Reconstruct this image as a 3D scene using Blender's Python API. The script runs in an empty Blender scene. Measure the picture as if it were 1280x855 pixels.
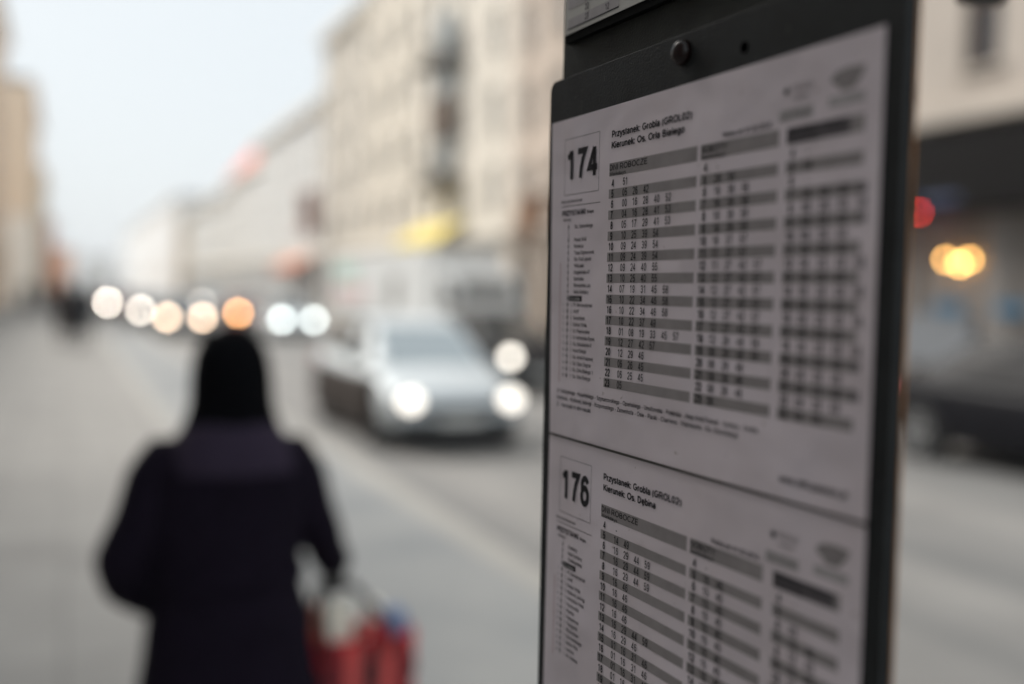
import bpy, bmesh, math, random
from mathutils import Vector, Matrix
random.seed(7)
PI = math.pi
C = bpy.context.scene.collection
scene = bpy.context.scene
HAZE = 0.0007

# ------------------------------------------------------------------ camera
# street frame: +Y runs up the street, +X across it (towards the road), eye at 1.72 m
EYE = 1.72
YAW, PITCH, ROLL = 0.4096, 0.04767, 0.02373
def to_street(q):
    c, s = math.cos(YAW), math.sin(YAW)
    return Vector((q[0]*c + q[1]*s, -q[0]*s + q[1]*c, q[2]))
cp, sp, cr, sr = math.cos(PITCH), math.sin(PITCH), math.cos(ROLL), math.sin(ROLL)
Rv, Fv, Uv = Vector((1, 0, 0)), Vector((0, cp, -sp)), Vector((0, sp, cp))
ax_r, ax_u = to_street(Rv*cr + Uv*sr), to_street(Uv*cr - Rv*sr)
ax_f = to_street(Fv)
cam = bpy.data.cameras.new("camera")
cam.lens = 36.28; cam.sensor_width = 36.0
cam.clip_start = 0.02; cam.clip_end = 3000
cam.dof.use_dof = True
cam.dof.focus_distance = 0.62
cam.dof.aperture_fstop = 1.86
cam_o = bpy.data.objects.new("camera", cam); C.objects.link(cam_o)
M = Matrix(((ax_r.x, ax_u.x, -ax_f.x, 0), (ax_r.y, ax_u.y, -ax_f.y, 0), (ax_r.z, ax_u.z, -ax_f.z, EYE), (0, 0, 0, 1)))
cam_o.matrix_world = M
scene.camera = cam_o

# ------------------------------------------------------------------ sky, sun, exposure
SUN_EL, SUN_AZ = math.radians(42), math.radians(-30)      # azimuth from +Y towards +X
world = bpy.data.worlds.new("World"); scene.world = world
world.use_nodes = True
nt = world.node_tree; nt.nodes.clear()
sky = nt.nodes.new("ShaderNodeTexSky"); sky.sky_type = 'NISHITA'
sky.sun_disc = False; sky.sun_elevation = SUN_EL; sky.sun_rotation = SUN_AZ
sky.air_density = 1.0; sky.dust_density = 4.0; sky.ozone_density = 1.0
cloud = nt.nodes.new("ShaderNodeRGB"); cloud.outputs[0].default_value = (6.5, 7.0, 7.3, 1)
mix = nt.nodes.new("ShaderNodeMix"); mix.data_type = 'RGBA'; mix.inputs[0].default_value = 0.9
nt.links.new(sky.outputs[0], mix.inputs[6]); nt.links.new(cloud.outputs[0], mix.inputs[7])
bg = nt.nodes.new("ShaderNodeBackground"); bg.inputs[1].default_value = 0.1
nt.links.new(mix.outputs[2], bg.inputs[0])
wo = nt.nodes.new("ShaderNodeOutputWorld"); nt.links.new(bg.outputs[0], wo.inputs[0])
sun = bpy.data.lights.new("sun", 'SUN'); sun.energy = 3.2; sun.angle = math.radians(28); sun.color = (1.0, 0.95, 0.88)
sun_o = bpy.data.objects.new("sun", sun); C.objects.link(sun_o)
sd = Vector((math.sin(SUN_AZ)*math.cos(SUN_EL), math.cos(SUN_AZ)*math.cos(SUN_EL), math.sin(SUN_EL)))
sun_o.rotation_euler = sd.to_track_quat('Z', 'Y').to_euler()
sun_o.location = (0, 0, 40)
vs = scene.view_settings
vs.view_transform = 'Standard'; vs.look = 'None'; vs.exposure = 0.42; vs.gamma = 1.0; vs.use_curve_mapping = False
cy = scene.cycles
cy.use_denoising = True
cy.use_adaptive_sampling = False
cy.max_bounces = 6; cy.diffuse_bounces = 3; cy.glossy_bounces = 3; cy.transmission_bounces = 4
cy.sample_clamp_indirect = 4.0
cy.caustics_reflective = False; cy.caustics_refractive = False

# ------------------------------------------------------------------ materials
def mat(name, col, rough=0.7, metal=0.0, var=0.0, scale=6.0, bump=0.0, bscale=40.0, coat=0.0, emit=None, estr=0.0, spec=0.5):
    m = bpy.data.materials.new(name); m.use_nodes = True
    n = m.node_tree.nodes; l = m.node_tree.links
    p = n["Principled BSDF"]
    p.inputs["Base Color"].default_value = (*col, 1)
    p.inputs["Roughness"].default_value = rough
    p.inputs["Metallic"].default_value = metal
    p.inputs["Coat Weight"].default_value = coat
    p.inputs["Specular IOR Level"].default_value = spec
    if emit:
        p.inputs["Emission Color"].default_value = (*emit, 1); p.inputs["Emission Strength"].default_value = estr
    if var > 0 or bump > 0:
        tc = n.new("ShaderNodeTexCoord")
    if var > 0:
        t = n.new("ShaderNodeTexNoise"); t.inputs["Scale"].default_value = scale; t.inputs["Detail"].default_value = 6
        t.inputs["Roughness"].default_value = 0.65
        l.new(tc.outputs["Object"], t.inputs["Vector"])
        r = n.new("ShaderNodeValToRGB")
        r.color_ramp.elements[0].position = 0.3; r.color_ramp.elements[1].position = 0.7
        r.color_ramp.elements[0].color = (*[max(0, c*(1-var)) for c in col], 1)
        r.color_ramp.elements[1].color = (*[min(1, c*(1+var)) for c in col], 1)
        l.new(t.outputs["Fac"], r.inputs[0]); l.new(r.outputs[0], p.inputs["Base Color"])
    if bump > 0:
        b = n.new("ShaderNodeTexNoise"); b.inputs["Scale"].default_value = bscale; b.inputs["Detail"].default_value = 4
        l.new(tc.outputs["Object"], b.inputs["Vector"])
        bn = n.new("ShaderNodeBump"); bn.inputs["Strength"].default_value = bump; bn.inputs["Distance"].default_value = 0.01
        l.new(b.outputs["Fac"], bn.inputs["Height"]); l.new(bn.outputs[0], p.inputs["Normal"])
    return m

def ground_mat(name, c1, c2, scale, streak=None, slab=None):
    """paving or asphalt: mottled, with worn tracks along the street (streak) or slab joints (slab)"""
    m = bpy.data.materials.new(name); m.use_nodes = True
    n = m.node_tree.nodes; l = m.node_tree.links; p = n["Principled BSDF"]
    p.inputs["Roughness"].default_value = 0.75
    tc = n.new("ShaderNodeTexCoord")
    t = n.new("ShaderNodeTexNoise"); t.inputs["Scale"].default_value = scale; t.inputs["Detail"].default_value = 8
    l.new(tc.outputs["Object"], t.inputs["Vector"])
    r = n.new("ShaderNodeValToRGB"); r.color_ramp.elements[0].position = 0.32; r.color_ramp.elements[1].position = 0.68
    r.color_ramp.elements[0].color = (*c1, 1); r.color_ramp.elements[1].color = (*c2, 1)
    l.new(t.outputs["Fac"], r.inputs[0]); out = r.outputs[0]
    if streak:
        mp = n.new("ShaderNodeMapping"); mp.inputs["Scale"].default_value = (0.62, 0.012, 1)
        l.new(tc.outputs["Object"], mp.inputs["Vector"])
        t2 = n.new("ShaderNodeTexNoise"); t2.inputs["Scale"].default_value = 1.0; t2.inputs["Detail"].default_value = 3
        l.new(mp.outputs[0], t2.inputs["Vector"])
        r2 = n.new("ShaderNodeValToRGB"); r2.color_ramp.elements[0].position = 0.4; r2.color_ramp.elements[1].position = 0.6
        l.new(t2.outputs["Fac"], r2.inputs[0])
        mx = n.new("ShaderNodeMix"); mx.data_type = 'RGBA'
        l.new(r2.outputs[0], mx.inputs[0]); l.new(out, mx.inputs[6]); mx.inputs[7].default_value = (*streak, 1)
        m2 = n.new("ShaderNodeMix"); m2.data_type = 'RGBA'; m2.inputs[0].default_value = 0.6
        l.new(out, m2.inputs[6]); l.new(mx.outputs[2], m2.inputs[7]); out = m2.outputs[2]
    if slab:
        bt = n.new("ShaderNodeTexBrick"); bt.inputs["Scale"].default_value = 1.0
        bt.inputs["Brick Width"].default_value = slab; bt.inputs["Row Height"].default_value = slab
        bt.inputs["Mortar Size"].default_value = 0.006; bt.offset = 0.0
        bt.inputs["Color1"].default_value = (1, 1, 1, 1); bt.inputs["Color2"].default_value = (.88, .88, .88, 1)
        bt.inputs["Mortar"].default_value = (.45, .45, .45, 1)
        l.new(tc.outputs["Object"], bt.inputs["Vector"])
        mu = n.new("ShaderNodeMix"); mu.data_type = 'RGBA'; mu.blend_type = 'MULTIPLY'; mu.inputs[0].default_value = 1
        l.new(out, mu.inputs[6]); l.new(bt.outputs["Color"], mu.inputs[7]); out = mu.outputs[2]
    l.new(out, p.inputs["Base Color"])
    b = n.new("ShaderNodeTexNoise"); b.inputs["Scale"].default_value = 90; b.inputs["Detail"].default_value = 4
    l.new(tc.outputs["Object"], b.inputs["Vector"])
    bn = n.new("ShaderNodeBump"); bn.inputs["Strength"].default_value = 0.3; bn.inputs["Distance"].default_value = 0.004
    l.new(b.outputs["Fac"], bn.inputs["Height"]); l.new(bn.outputs[0], p.inputs["Normal"])
    return m

MT = {}
MT['slab'] = ground_mat("concrete_slabs", (.275, .262, .246), (.335, .32, .30), 1.2, slab=0.5)
MT['asphalt_walk'] = ground_mat("worn_asphalt_walk", (.195, .208, .216), (.33, .328, .318), 0.75)
MT['granite'] = mat("pale_granite", (.35, .335, .31), 0.7, var=.15, scale=9, bump=.3)
MT['road'] = ground_mat("worn_road_asphalt", (.205, .197, .189), (.285, .274, .26), 0.7, streak=(.10, .106, .11))
MT['earth'] = ground_mat("ground_earth", (.2, .2, .19), (.28, .27, .26), 0.4)
MT['glass_dark'] = mat("window_glass", (.045, .05, .055), 0.06, spec=0.45)
MT['frame_white'] = mat("painted_frame", (.72, .70, .66), 0.5)
MT['frame_brown'] = mat("brown_frame", (.16, .09, .06), 0.5)
MT['rubber'] = mat("tyre_rubber", (.02, .02, .021), 0.85)
MT['black_plastic'] = mat("black_plastic", (.02, .021, .022), 0.45)
MT['alloy'] = mat("alloy", (.55, .56, .57), 0.3, metal=.9)
MT['car_glass'] = mat("car_glass", (.03, .04, .045), 0.04, spec=0.9, coat=.6)
MT['screen_painted_sky'] = mat("windscreen_painted_sky", (.27, .33, .35), 0.08, spec=1.0, coat=1.0)  # pale base colour imitates the sky reflected in the screen
MT['screen_painted_sky'].node_tree.nodes["Principled BSDF"].inputs["Coat IOR"].default_value = 2.5
MT['plate'] = mat("plate_white", (.75, .75, .72), 0.5)
MT['iron'] = mat("dark_iron", (.05, .045, .04), 0.6)
MT['lens'] = mat("lamp_glass", (.7, .72, .74), 0.1)
MT['tail'] = mat("tail_lamp_red", (.35, .02, .02), 0.2)

# ------------------------------------------------------------------ mesh helpers
class MB:
    def __init__(s): s.v = []; s.f = []
    def box(s, x0, x1, y0, y1, z0, z1):
        b = len(s.v)
        s.v += [(x0,y0,z0),(x1,y0,z0),(x1,y1,z0),(x0,y1,z0),(x0,y0,z1),(x1,y0,z1),(x1,y1,z1),(x0,y1,z1)]
        s.f += [tuple(b+i for i in q) for q in ((0,3,2,1),(4,5,6,7),(0,1,5,4),(1,2,6,5),(2,3,7,6),(3,0,4,7))]
        return s
    def poly(s, pts):
        b = len(s.v); s.v += [tuple(p) for p in pts]; s.f.append(tuple(range(b, b+len(pts)))); return s
    def rings(s, rings, close=True, cap=True):
        b = len(s.v); n = len(rings[0])
        for r in rings: s.v += [tuple(p) for p in r]
        for i in range(len(rings)-1):
            for j in range(n if close else n-1):
                k = (j+1) % n
                s.f.append((b+i*n+j, b+i*n+k, b+(i+1)*n+k, b+(i+1)*n+j))
        if cap and close:
            s.f.append(tuple(b+j for j in reversed(range(n))))
            s.f.append(tuple(b+(len(rings)-1)*n+j for j in range(n)))
        return s
    def tube(s, pts, rad, n=10):
        pts = [Vector(p) for p in pts]; rr = []
        a = None
        for i, p in enumerate(pts):
            d = (pts[min(i+1, len(pts)-1)] - pts[max(i-1, 0)]).normalized()
            if a is None: a = d.cross(Vector((0, 0, 1))) if abs(d.z) < .9 else d.cross(Vector((1, 0, 0)))
            else: a = a - d*a.dot(d)
            a.normalize(); bb = d.cross(a)
            r = rad[i] if isinstance(rad, (list, tuple)) else rad
            rr.append([p + (a*math.cos(2*PI*k/n) + bb*math.sin(2*PI*k/n))*r for k in range(n)])
        return s.rings(rr)
    def disc_y(s, x, z, y0, y1, r, n=20):
        return s.rings([[(x+r*math.cos(2*PI*k/n), y, z+r*math.sin(2*PI*k/n)) for k in range(n)] for y in (y0, y1)])
    def build(s, name, m, parent=None, smooth=False, bevel=0, loc=None):
        me = bpy.data.meshes.new(name); me.from_pydata(s.v, [], s.f); me.update()
        bm = bmesh.new(); bm.from_mesh(me); bmesh.ops.recalc_face_normals(bm, faces=bm.faces); bm.to_mesh(me); bm.free()
        if smooth:
            for p in me.polygons: p.use_smooth = True
        me.materials.append(m)
        return link(name, me, parent, loc, bevel)
def link(name, me, parent=None, loc=None, bevel=0):
    o = bpy.data.objects.new(name, me); C.objects.link(o)
    if parent: o.parent = parent
    if loc: o.location = loc
    if bevel:
        b = o.modifiers.new("bevel", 'BEVEL'); b.width = bevel; b.segments = 2; b.limit_method = 'ANGLE'
    return o
def thing(name, label, cat, loc=(0,0,0), rz=0, group=None):
    o = bpy.data.objects.new(name, None); C.objects.link(o); o.location = loc; o.rotation_euler = (0, 0, rz)
    o.empty_display_size = .1
    return tag(o, label, cat, group)
def tag(o, label, cat, group=None):
    o["label"] = label; o["category"] = cat
    if group: o["group"] = group
    return o
def struct(o): o["kind"] = "structure"; return o
def subsurf(o, lv=2):
    m = o.modifiers.new("sub", 'SUBSURF'); m.levels = lv; m.render_levels = lv
    for p in o.data.polygons: p.use_smooth = True
    return o

# ------------------------------------------------------------------ ground
KERB, FAR = 2.72, 12.5
ROADZ = -0.10
def sheet(name, x0, x1, y0, y1, z, m): return struct(MB().poly([(x0,y0,z),(x1,y0,z),(x1,y1,z),(x0,y1,z)]).build(name, m))
sheet("ground", -600, 700, -200, 1500, -0.16, MT['earth'])
struct(MB().poly([(KERB+.02,-60,ROADZ),(FAR-.02,-60,ROADZ),(FAR-.02,700,ROADZ),(KERB-1.6,700,ROADZ),(KERB-1.6,44,ROADZ),(KERB+.02,40,ROADZ)]).build("road", MT['road']))
struct(MB().box(-30, 1.05, -60, 500, -.15, 0).build("pavement", MT['slab']))
struct(MB().poly([(1.25,-60,0),(2.5,-60,0),(2.5,39,0),(1.25,39,0)]).build("path", MT['asphalt_walk']))
struct(MB().box(1.05, 1.25, -60, 500, -.15, 0.004).build("pavement_edging", MT['granite']))
struct(MB().box(2.5, KERB+.03, -60, 40, -.15, 0.006).build("kerb", MT['granite'], bevel=.015))
struct(MB().box(FAR-.03, FAR+.2, -60, 500, -.15, 0.006).build("kerb", MT['granite'], bevel=.015))
struct(MB().box(FAR+.2, 40, -60, 500, -.15, 0).build("pavement", MT['slab']))

# ------------------------------------------------------------------ buildings
WIN_CACHE = {}
def window_meshes(w, h, mf):
    k = (round(w, 2), round(h, 2), mf.name)
    if k not in WIN_CACHE:
        b = MB(); t = .07
        b.box(-.03, .05, 0, t, 0, h).box(-.03, .05, w-t, w, 0, h).box(-.03, .05, t, w-t, 0, t).box(-.03, .05, t, w-t, h-t, h)
        b.box(-.02, .04, w/2-.035, w/2+.035, t, h-t)
        b.box(-.021, .041, t, w/2-.035, h*.66-.03, h*.66+.03).box(-.021, .041, w/2+.035, w-t, h*.66-.03, h*.66+.03)
        f = b.build("window", mf); fm = f.data; bpy.data.objects.remove(f)
        g = MB().box(.005, .03, t*.6, w-t*.6, t*.6, h-t*.6).build("pane", MT['glass_dark']); gm = g.data; bpy.data.objects.remove(g)
        WIN_CACHE[k] = (fm, gm)
    return WIN_CACHE[k]

def house(label, x, side, y0, y1, h, wallmat, trim, roofmat, floors=4, ground=4.2, bay=2.6, ww=1.15, depth=12, roofh=3.5,
          windows=True, frame=None, ground_mat_=None, shops=None, group="tenement houses along the street", flat=False, cat="building"):
    """A terraced house whose street front lies at x, running y0..y1; side +1: body towards +X."""
    frame = frame or MT['frame_white']
    root = thing("tenement_house", label, cat, (x, y0, 0), 0, group)
    L = y1 - y0; S = side
    nb = max(1, int(L / bay)); bw = L / nb
    fh = (h - ground - .5) / floors
    ub = [0.0]; wins = []
    for i in range(nb):
        c = (i+.5)*bw; ub += [c-ww/2, c+ww/2]
    ub.append(L)
    zb = [ground]; wz = []
    for k in range(floors):
        z = ground + k*fh; wh = fh*.6
        zb += [z+fh*.24, z+fh*.24+wh]; wz.append((z+fh*.24, wh))
    zb.append(h)
    rec = .22
    w = MB(); cells = []
    for i in range(len(ub)-1):
        for k in range(len(zb)-1):
            a, b_, c, d = ub[i], ub[i+1], zb[k], zb[k+1]
            if windows and i % 2 == 1 and k % 2 == 1:
                cells.append((a, c, b_-a, d-c)); r = S*rec
                w.poly([(0,a,c),(r,a,c),(r,a,d),(0,a,d)]); w.poly([(0,b_,c),(r,b_,c),(r,b_,d),(0,b_,d)])
                w.poly([(0,a,c),(r,a,c),(r,b_,c),(0,b_,c)]); w.poly([(0,a,d),(r,a,d),(r,b_,d),(0,b_,d)])
            else:
                w.poly([(0,a,c),(0,b_,c),(0,b_,d),(0,a,d)])
    D = S*depth
    w.poly([(0,0,ground),(D,0,ground),(D,0,h),(0,0,h)]); w.poly([(0,L,ground),(D,L,ground),(D,L,h),(0,L,h)])
    w.poly([(D,0,ground),(D,L,ground),(D,L,h),(D,0,h)])
    w.build("wall", wallmat, root)
    gm = ground_mat_ or wallmat
    x0, x1 = sorted((S*.32, D))
    gb = MB(); gb.box(x0, x1, 0, L, -.14, ground-.001)
    # piers between the shop openings stand proud of the recessed shop wall
    shops = shops if shops is not None else [((i+.5)*bw, bw*.66) for i in range(nb)]
    edges = sorted([(c-s/2, c+s/2) for c, s in shops]); u = 0
    px0, px1 = sorted((S*-.02, S*.319))
    for a, b_ in edges + [(L, L)]:
        if a - u > .02: gb.box(px0, px1, u+.001, a-.001, -.14, ground-.6)
        u = b_
    gb.box(px0, px1, .001, L-.001, ground-.6, ground-.002)
    gb.build("ground_floor", gm, root)
    for a, b_ in edges:
        s = MB(); q0, q1 = sorted((S*.22, S*.3)); t = .08; zt = ground-.602
        s.box(q0, q1, a, a+t, 0, zt).box(q0, q1, b_-t, b_, 0, zt).box(q0, q1, a+t, b_-t, zt-.1, zt).box(q0, q1, a+t, b_-t, 0, .5)
        so = s.build("shop_window", frame, root)
        p0, p1 = sorted((S*.25, S*.27))
        MB().box(p0, p1, a+t, b_-t, .5, zt-.1).build("pane", MT['glass_dark'], so)
    # cornices
    e0, e1 = sorted((S*-.28, S*-.003))
    MB().box(e0, e1, .003, L-.003, ground-.25, ground+.12).build("cornice", trim, root, bevel=.04)
    e0, e1 = sorted((S*-.45, S*-.003))
    MB().box(e0, e1, .003, L-.003, h-.45, h+.1).build("cornice", trim, root, bevel=.06)
    if windows:
        fm, g2 = None, None
        for (a, c, w_, h_) in cells:
            fm, g2 = window_meshes(w_, h_, frame)
            f = link("window", fm, root, (S*(rec-.06), a, c))
            if S < 0: f.scale = (-1, 1, 1)
            link("pane", g2, f)
        sl = MB()
        for k in range(floors):
            pass
        for (a, c, w_, h_) in cells:
            q0, q1 = sorted((S*-.12, S*-.002)); sl.box(q0, q1, a-.08, a+w_+.08, c-.1, c-.005)
            sl.box(q0, q1, a-.05, a+w_+.05, c+h_+.04, c+h_+.22)
        so = sl.build("window_trim", trim, root); so["kind"] = "stuff"
    r = MB()
    if flat:
        x0, x1 = sorted((0, D)); r.box(x0, x1, 0, L, h+.101, h+.4)
    else:
        b0 = S*-.3; b1 = D
        r.rings([[(b0,yy,h+.102),(S*depth*.35,yy,h+roofh),(S*depth*.65,yy,h+roofh),(b1,yy,h+.102)] for yy in (.002, L-.002)])
    r.build("roof", roofmat, root)
    return root, cells

def facade(name, c, var=.08): return mat(name, c, .85, var=var, scale=.6, bump=.25, bscale=25)
W_dim = facade("stucco_grey_beige", (.50, .44, .385), .12)
W_trim_dim = facade("trim_sand", (.52, .46, .40))
W_pink = facade("stucco_pink_beige", (.62, .51, .42))
W_cream = facade("stucco_cream", (.80, .73, .63))
W_sand = facade("stucco_sand", (.84, .755, .635))
W_grey = facade("stucco_grey_sand", (.72, .655, .565))
W_white = facade("stucco_white", (.88, .88, .865))
W_white2 = facade("stucco_offwhite", (.86, .86, .84))
W_tan = facade("stucco_tan", (.52, .43, .33))
W_left = facade("unseen_houses_brown_grey", (.30, .27, .25))
T_cream = facade("trim_cream", (.84, .79, .70), .04)
ROOF_RED = mat("red_roof_tiles", (.72, .11, .05), .7, var=.2, scale=1.5, bump=.5, bscale=8)
ROOF_GREY = mat("grey_sheet_roof", (.34, .34, .34), .5, var=.1)
ROOF_DARK = mat("dark_roof", (.10, .09, .085), .6, var=.1)
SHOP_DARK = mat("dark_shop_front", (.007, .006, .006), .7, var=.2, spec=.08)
SHOP_PALE = facade("pale_shop_front", (.90, .87, .80))

# right row (fronts at x = 16)
near, near_cells = house("dim grey beige house with a dark shop front behind the board", 16, 1, 6.0, 21.0, 19, W_dim, W_trim_dim, ROOF_GREY,
    floors=4, ground=5.45, bay=2.5, ww=.85, ground_mat_=facade("plinth_stone", (.24, .215, .195)), frame=MT['frame_brown'],
    shops=[(2.2, 2.3), (5.2, 2.2), (8.05, .0001)][:2])
house("pinkish beige house half hidden by the board edge", 16, 1, 21.0, 37.2, 19.5, W_pink, W_trim_dim, ROOF_GREY, floors=5, bay=2.7)
orn, _ = house("bright cream house with balconies and an oriel bay", 16, 1, 37.2, 48.6, 20.5, W_cream, T_cream, ROOF_GREY, floors=5, bay=2.85, ww=1.1)
house("tall sand coloured house left of the balconies", 16, 1, 48.6, 59.5, 20.2, W_sand, T_cream, ROOF_GREY, floors=5, bay=2.6)
house("grey sand house at the end of the tall block", 16, 1, 59.5, 69.8, 18.4, W_grey, T_cream, ROOF_GREY, floors=5, bay=2.6, flat=True)
house("low white house beside the tall sand block", 16, 1, 69.8, 96.0, 14.5, W_white, T_cream, ROOF_GREY, floors=4, bay=2.9, flat=True)
house("white house under a steep red tiled roof", 16, 1, 96.0, 114.5, 12.7, W_white2, T_cream, ROOF_RED, floors=3, bay=3.0, roofh=4.6, depth=9)
house("off white house farther up beyond the red roof", 16, 1, 114.5, 152, 11.9, W_white2, T_cream, ROOF_GREY, floors=3, bay=3.1, flat=True)
house("tan grey house closing the right hand row", 16, 1, 152, 168, 11.4, W_tan, T_cream, ROOF_DARK, floors=3, bay=3.2, flat=True)
house("long bright white house far up the street", 16, 1, 170, 330, 15.5, mat("white_render", (.95, .94, .92), .8, var=.03), T_cream, ROOF_GREY, floors=4, bay=10, ww=1.6, depth=15, flat=True, shops=[(20, 3), (60, 3), (100, 3), (140, 3)])
house("low pale house far away at the bend", 4.2, 1, 320, 350, 9.0, W_white2, T_cream, ROOF_GREY, floors=2, bay=4, depth=9.5, flat=True, group="far houses closing the street")
# left row
house("unseen tall brown grey house beside the stop, sized to shade the board", -4.4, -1, -5, 16, 18, W_left, W_left, ROOF_DARK, windows=False, depth=14, shops=[])  # out of view; length and height chosen to shade board and pavement
house("unseen low brown grey house next to the tall one, kept low to let the sun in", -4.4, -1, 16, 68, 5.6, W_left, W_left, ROOF_DARK, windows=False, depth=14, shops=[], roofh=1.2)  # out of view; height kept low so sunlight reaches the street
house("tall orange beige house at the left edge", -4.0, -1, 68, 84, 19.0, facade("stucco_orange_beige", (.85, .66, .50)), T_cream, ROOF_DARK, floors=5, bay=2.8, depth=14)
house("tan house with a pale ground floor left of the sky", -2.75, -1, 100, 128, 19.0, facade("stucco_warm_tan", (.84, .70, .54)), T_cream, ROOF_DARK, floors=4, bay=2.8, depth=14, ground_mat_=SHOP_PALE, ground=7.5, flat=True, shops=[(4, 1.6), (14, 1.6), (24, 1.6)])
house("narrow ochre house stepping down behind the tan one", -2.5, -1, 130, 160, 14.6, facade("stucco_ochre", (.80, .67, .46)), T_cream, ROOF_DARK, floors=4, bay=2.8, depth=14, flat=True)
house("brownish red house low down the left row", -1.9, -1, 180, 200, 11.5, facade("stucco_brown_red", (.48, .21, .15)), T_cream, ROOF_DARK, floors=3, bay=3.2, depth=14, flat=True)
house("small peach coloured house far down the left side", 1.1, -1, 205, 230, 7.6, facade("stucco_peach", (.95, .62, .42)), T_cream, ROOF_GREY, floors=2, ground=3, bay=4, depth=16, flat=True)

# --- balconies and oriel on the cream house
def balcony(parent, yc, z, w, dpt=1.0):
    b = MB().box(-dpt, -.004, yc-w/2, yc+w/2, z-.3, z).build("balcony", mat("balcony_slab", (.10, .085, .07), .8), parent)
    r = MB(); r.box(-dpt, -dpt+.04, yc-w/2, yc+w/2, z+.98, z+1.03)
    r.box(-dpt+.041, -.004, yc-w/2, yc-w/2+.04, z+.98, z+1.03).box(-dpt+.041, -.004, yc+w/2-.04, yc+w/2, z+.98, z+1.03)
    n = int(w/.28)
    for i in range(n+1):
        y = yc-w/2+.01+(w-.04)*i/n; r.box(-dpt+.008, -dpt+.03, y, y+.024, z+.002, z+.979)
    for i in range(4):
        xx = -dpt+.2+i*.2
        for y in (yc-w/2+.01, yc+w/2-.034): r.box(xx, xx+.02, y, y+.022, z+.002, z+.979)
    r.build("railing", MT['iron'], b)
BAYG = mat("bay_glazing", (.38, .41, .41), .12, spec=.6)
for z0, z1 in ((7.1, 8.5), (10.6, 11.75), (12.35, 14.3)):
    b_ = MB().box(-.30, -.006, 6.5, 8.7, z0, z1).build("glazed_bay", BAYG, orn)
    for yy in (6.5, 7.57, 8.62): MB().box(-.345, -.303, yy, yy+.08, z0, z1).build("bay_mullion", MT['frame_white'], b_)
for z in (12.1, 6.75): balcony(orn, 7.6, z, 3.4)
MB().rings([[(-.002,6.3,z),(-s,6.8,z),(-s,8.4,z),(-.002,8.9,z)] for z, s in ((8.6,.2),(9.0,.65),(10.2,.7),(10.32,.76),(10.45,.7))]).build("oriel_bay", mat("oriel_brown", (.20, .145, .11), .8, var=.1), orn)

# --- details of the near shop (house origin y = 6)
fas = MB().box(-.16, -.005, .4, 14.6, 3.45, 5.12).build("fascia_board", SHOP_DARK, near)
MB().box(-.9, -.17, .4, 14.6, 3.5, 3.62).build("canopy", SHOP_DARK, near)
MB().box(-.16, -.03, 8.55, 10.3, .5, 1.5).build("stall_riser", mat("blue_grey_panel", (.20, .215, .235), .6), near)
pil = facade("pilaster_stone", (.25, .232, .218))
for a in (7.75, 10.1): MB().box(-.14, -.022, a, a+.5, 0, 3.44).build("pilaster", pil, near, bevel=.02)

def lamp_bulb(name, label, cat, loc, r, col, e, group=None):
    root = thing(name, label, cat, loc, 0, group)
    bm = bmesh.new(); bmesh.ops.create_uvsphere(bm, u_segments=20, v_segments=12, radius=r)
    me = bpy.data.meshes.new("globe"); bm.to_mesh(me); bm.free()
    me.materials.append(mat("glow_"+name, col, .3, emit=col, estr=e)); link("globe", me, root)
    return root
# warm globes hang in front of the shop glass
for (y, z, e, tx) in ((15.24, 2.57, 1.5, "leftmost warm yellow globe lamp in the shop window"), (14.90, 2.48, 2.0, "lowest warm yellow globe lamp in the shop window"), (14.66, 2.56, 1.5, "rightmost warm yellow globe lamp in the shop window")):
    r = lamp_bulb("globe_lamp", tx, "lamp", (15.84, y, z), .05, (1.0, .52, .14), e*13, "warm lamps in the shop window")
    MB().tube([(0, 0, .045), (0, 0, 3.43-z)], .012, 8).build("cord", MT['iron'], r)
    MB().rings([[(rr*math.cos(k*PI/6), rr*math.sin(k*PI/6), zz) for k in range(12)] for rr, zz in ((.035, .04), (.035, .07), (.012, .09))]).build("cap", MT['iron'], r)
# round red sign
rs = lamp_bulb("red_lamp", "red lit lamp on a bracket above the shop beside the board edge", "lamp", (15.35, 15.50, 3.53), .075, (1.0, .04, .03), 13)
MB().tube([(.07, 0, 0), (.48, 0, 0)], .015, 8).build("bracket", MT['iron'], rs)
bs = thing("fascia_sign", "dark blue sign panel above the shop lamps", "sign", (15.8, 14.95, 3.6))
MB().box(-.03, .02, 0, .95, -.2, .2).build("panel", mat("dark_blue_panel", (.03, .06, .16), .4), bs, bevel=.01)
MB().box(-.036, -.031, .08, .87, -.13, .13).build("face", mat("blue_face", (.05, .09, .22), .4), bs)
for y, w, tx in ((15.0, .75, "blue poster low in the shop window under the lamps"), (13.55, .7, "bright blue poster at the right edge of the shop window")):
    tag(MB().box(15.79, 15.80, y-w/2+.1, y+w/2+.1, 1.52, 1.76).build("poster", mat("blue_poster", (.03, .13, .23), .5)), tx, "poster", "blue posters in the shop window")

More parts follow.
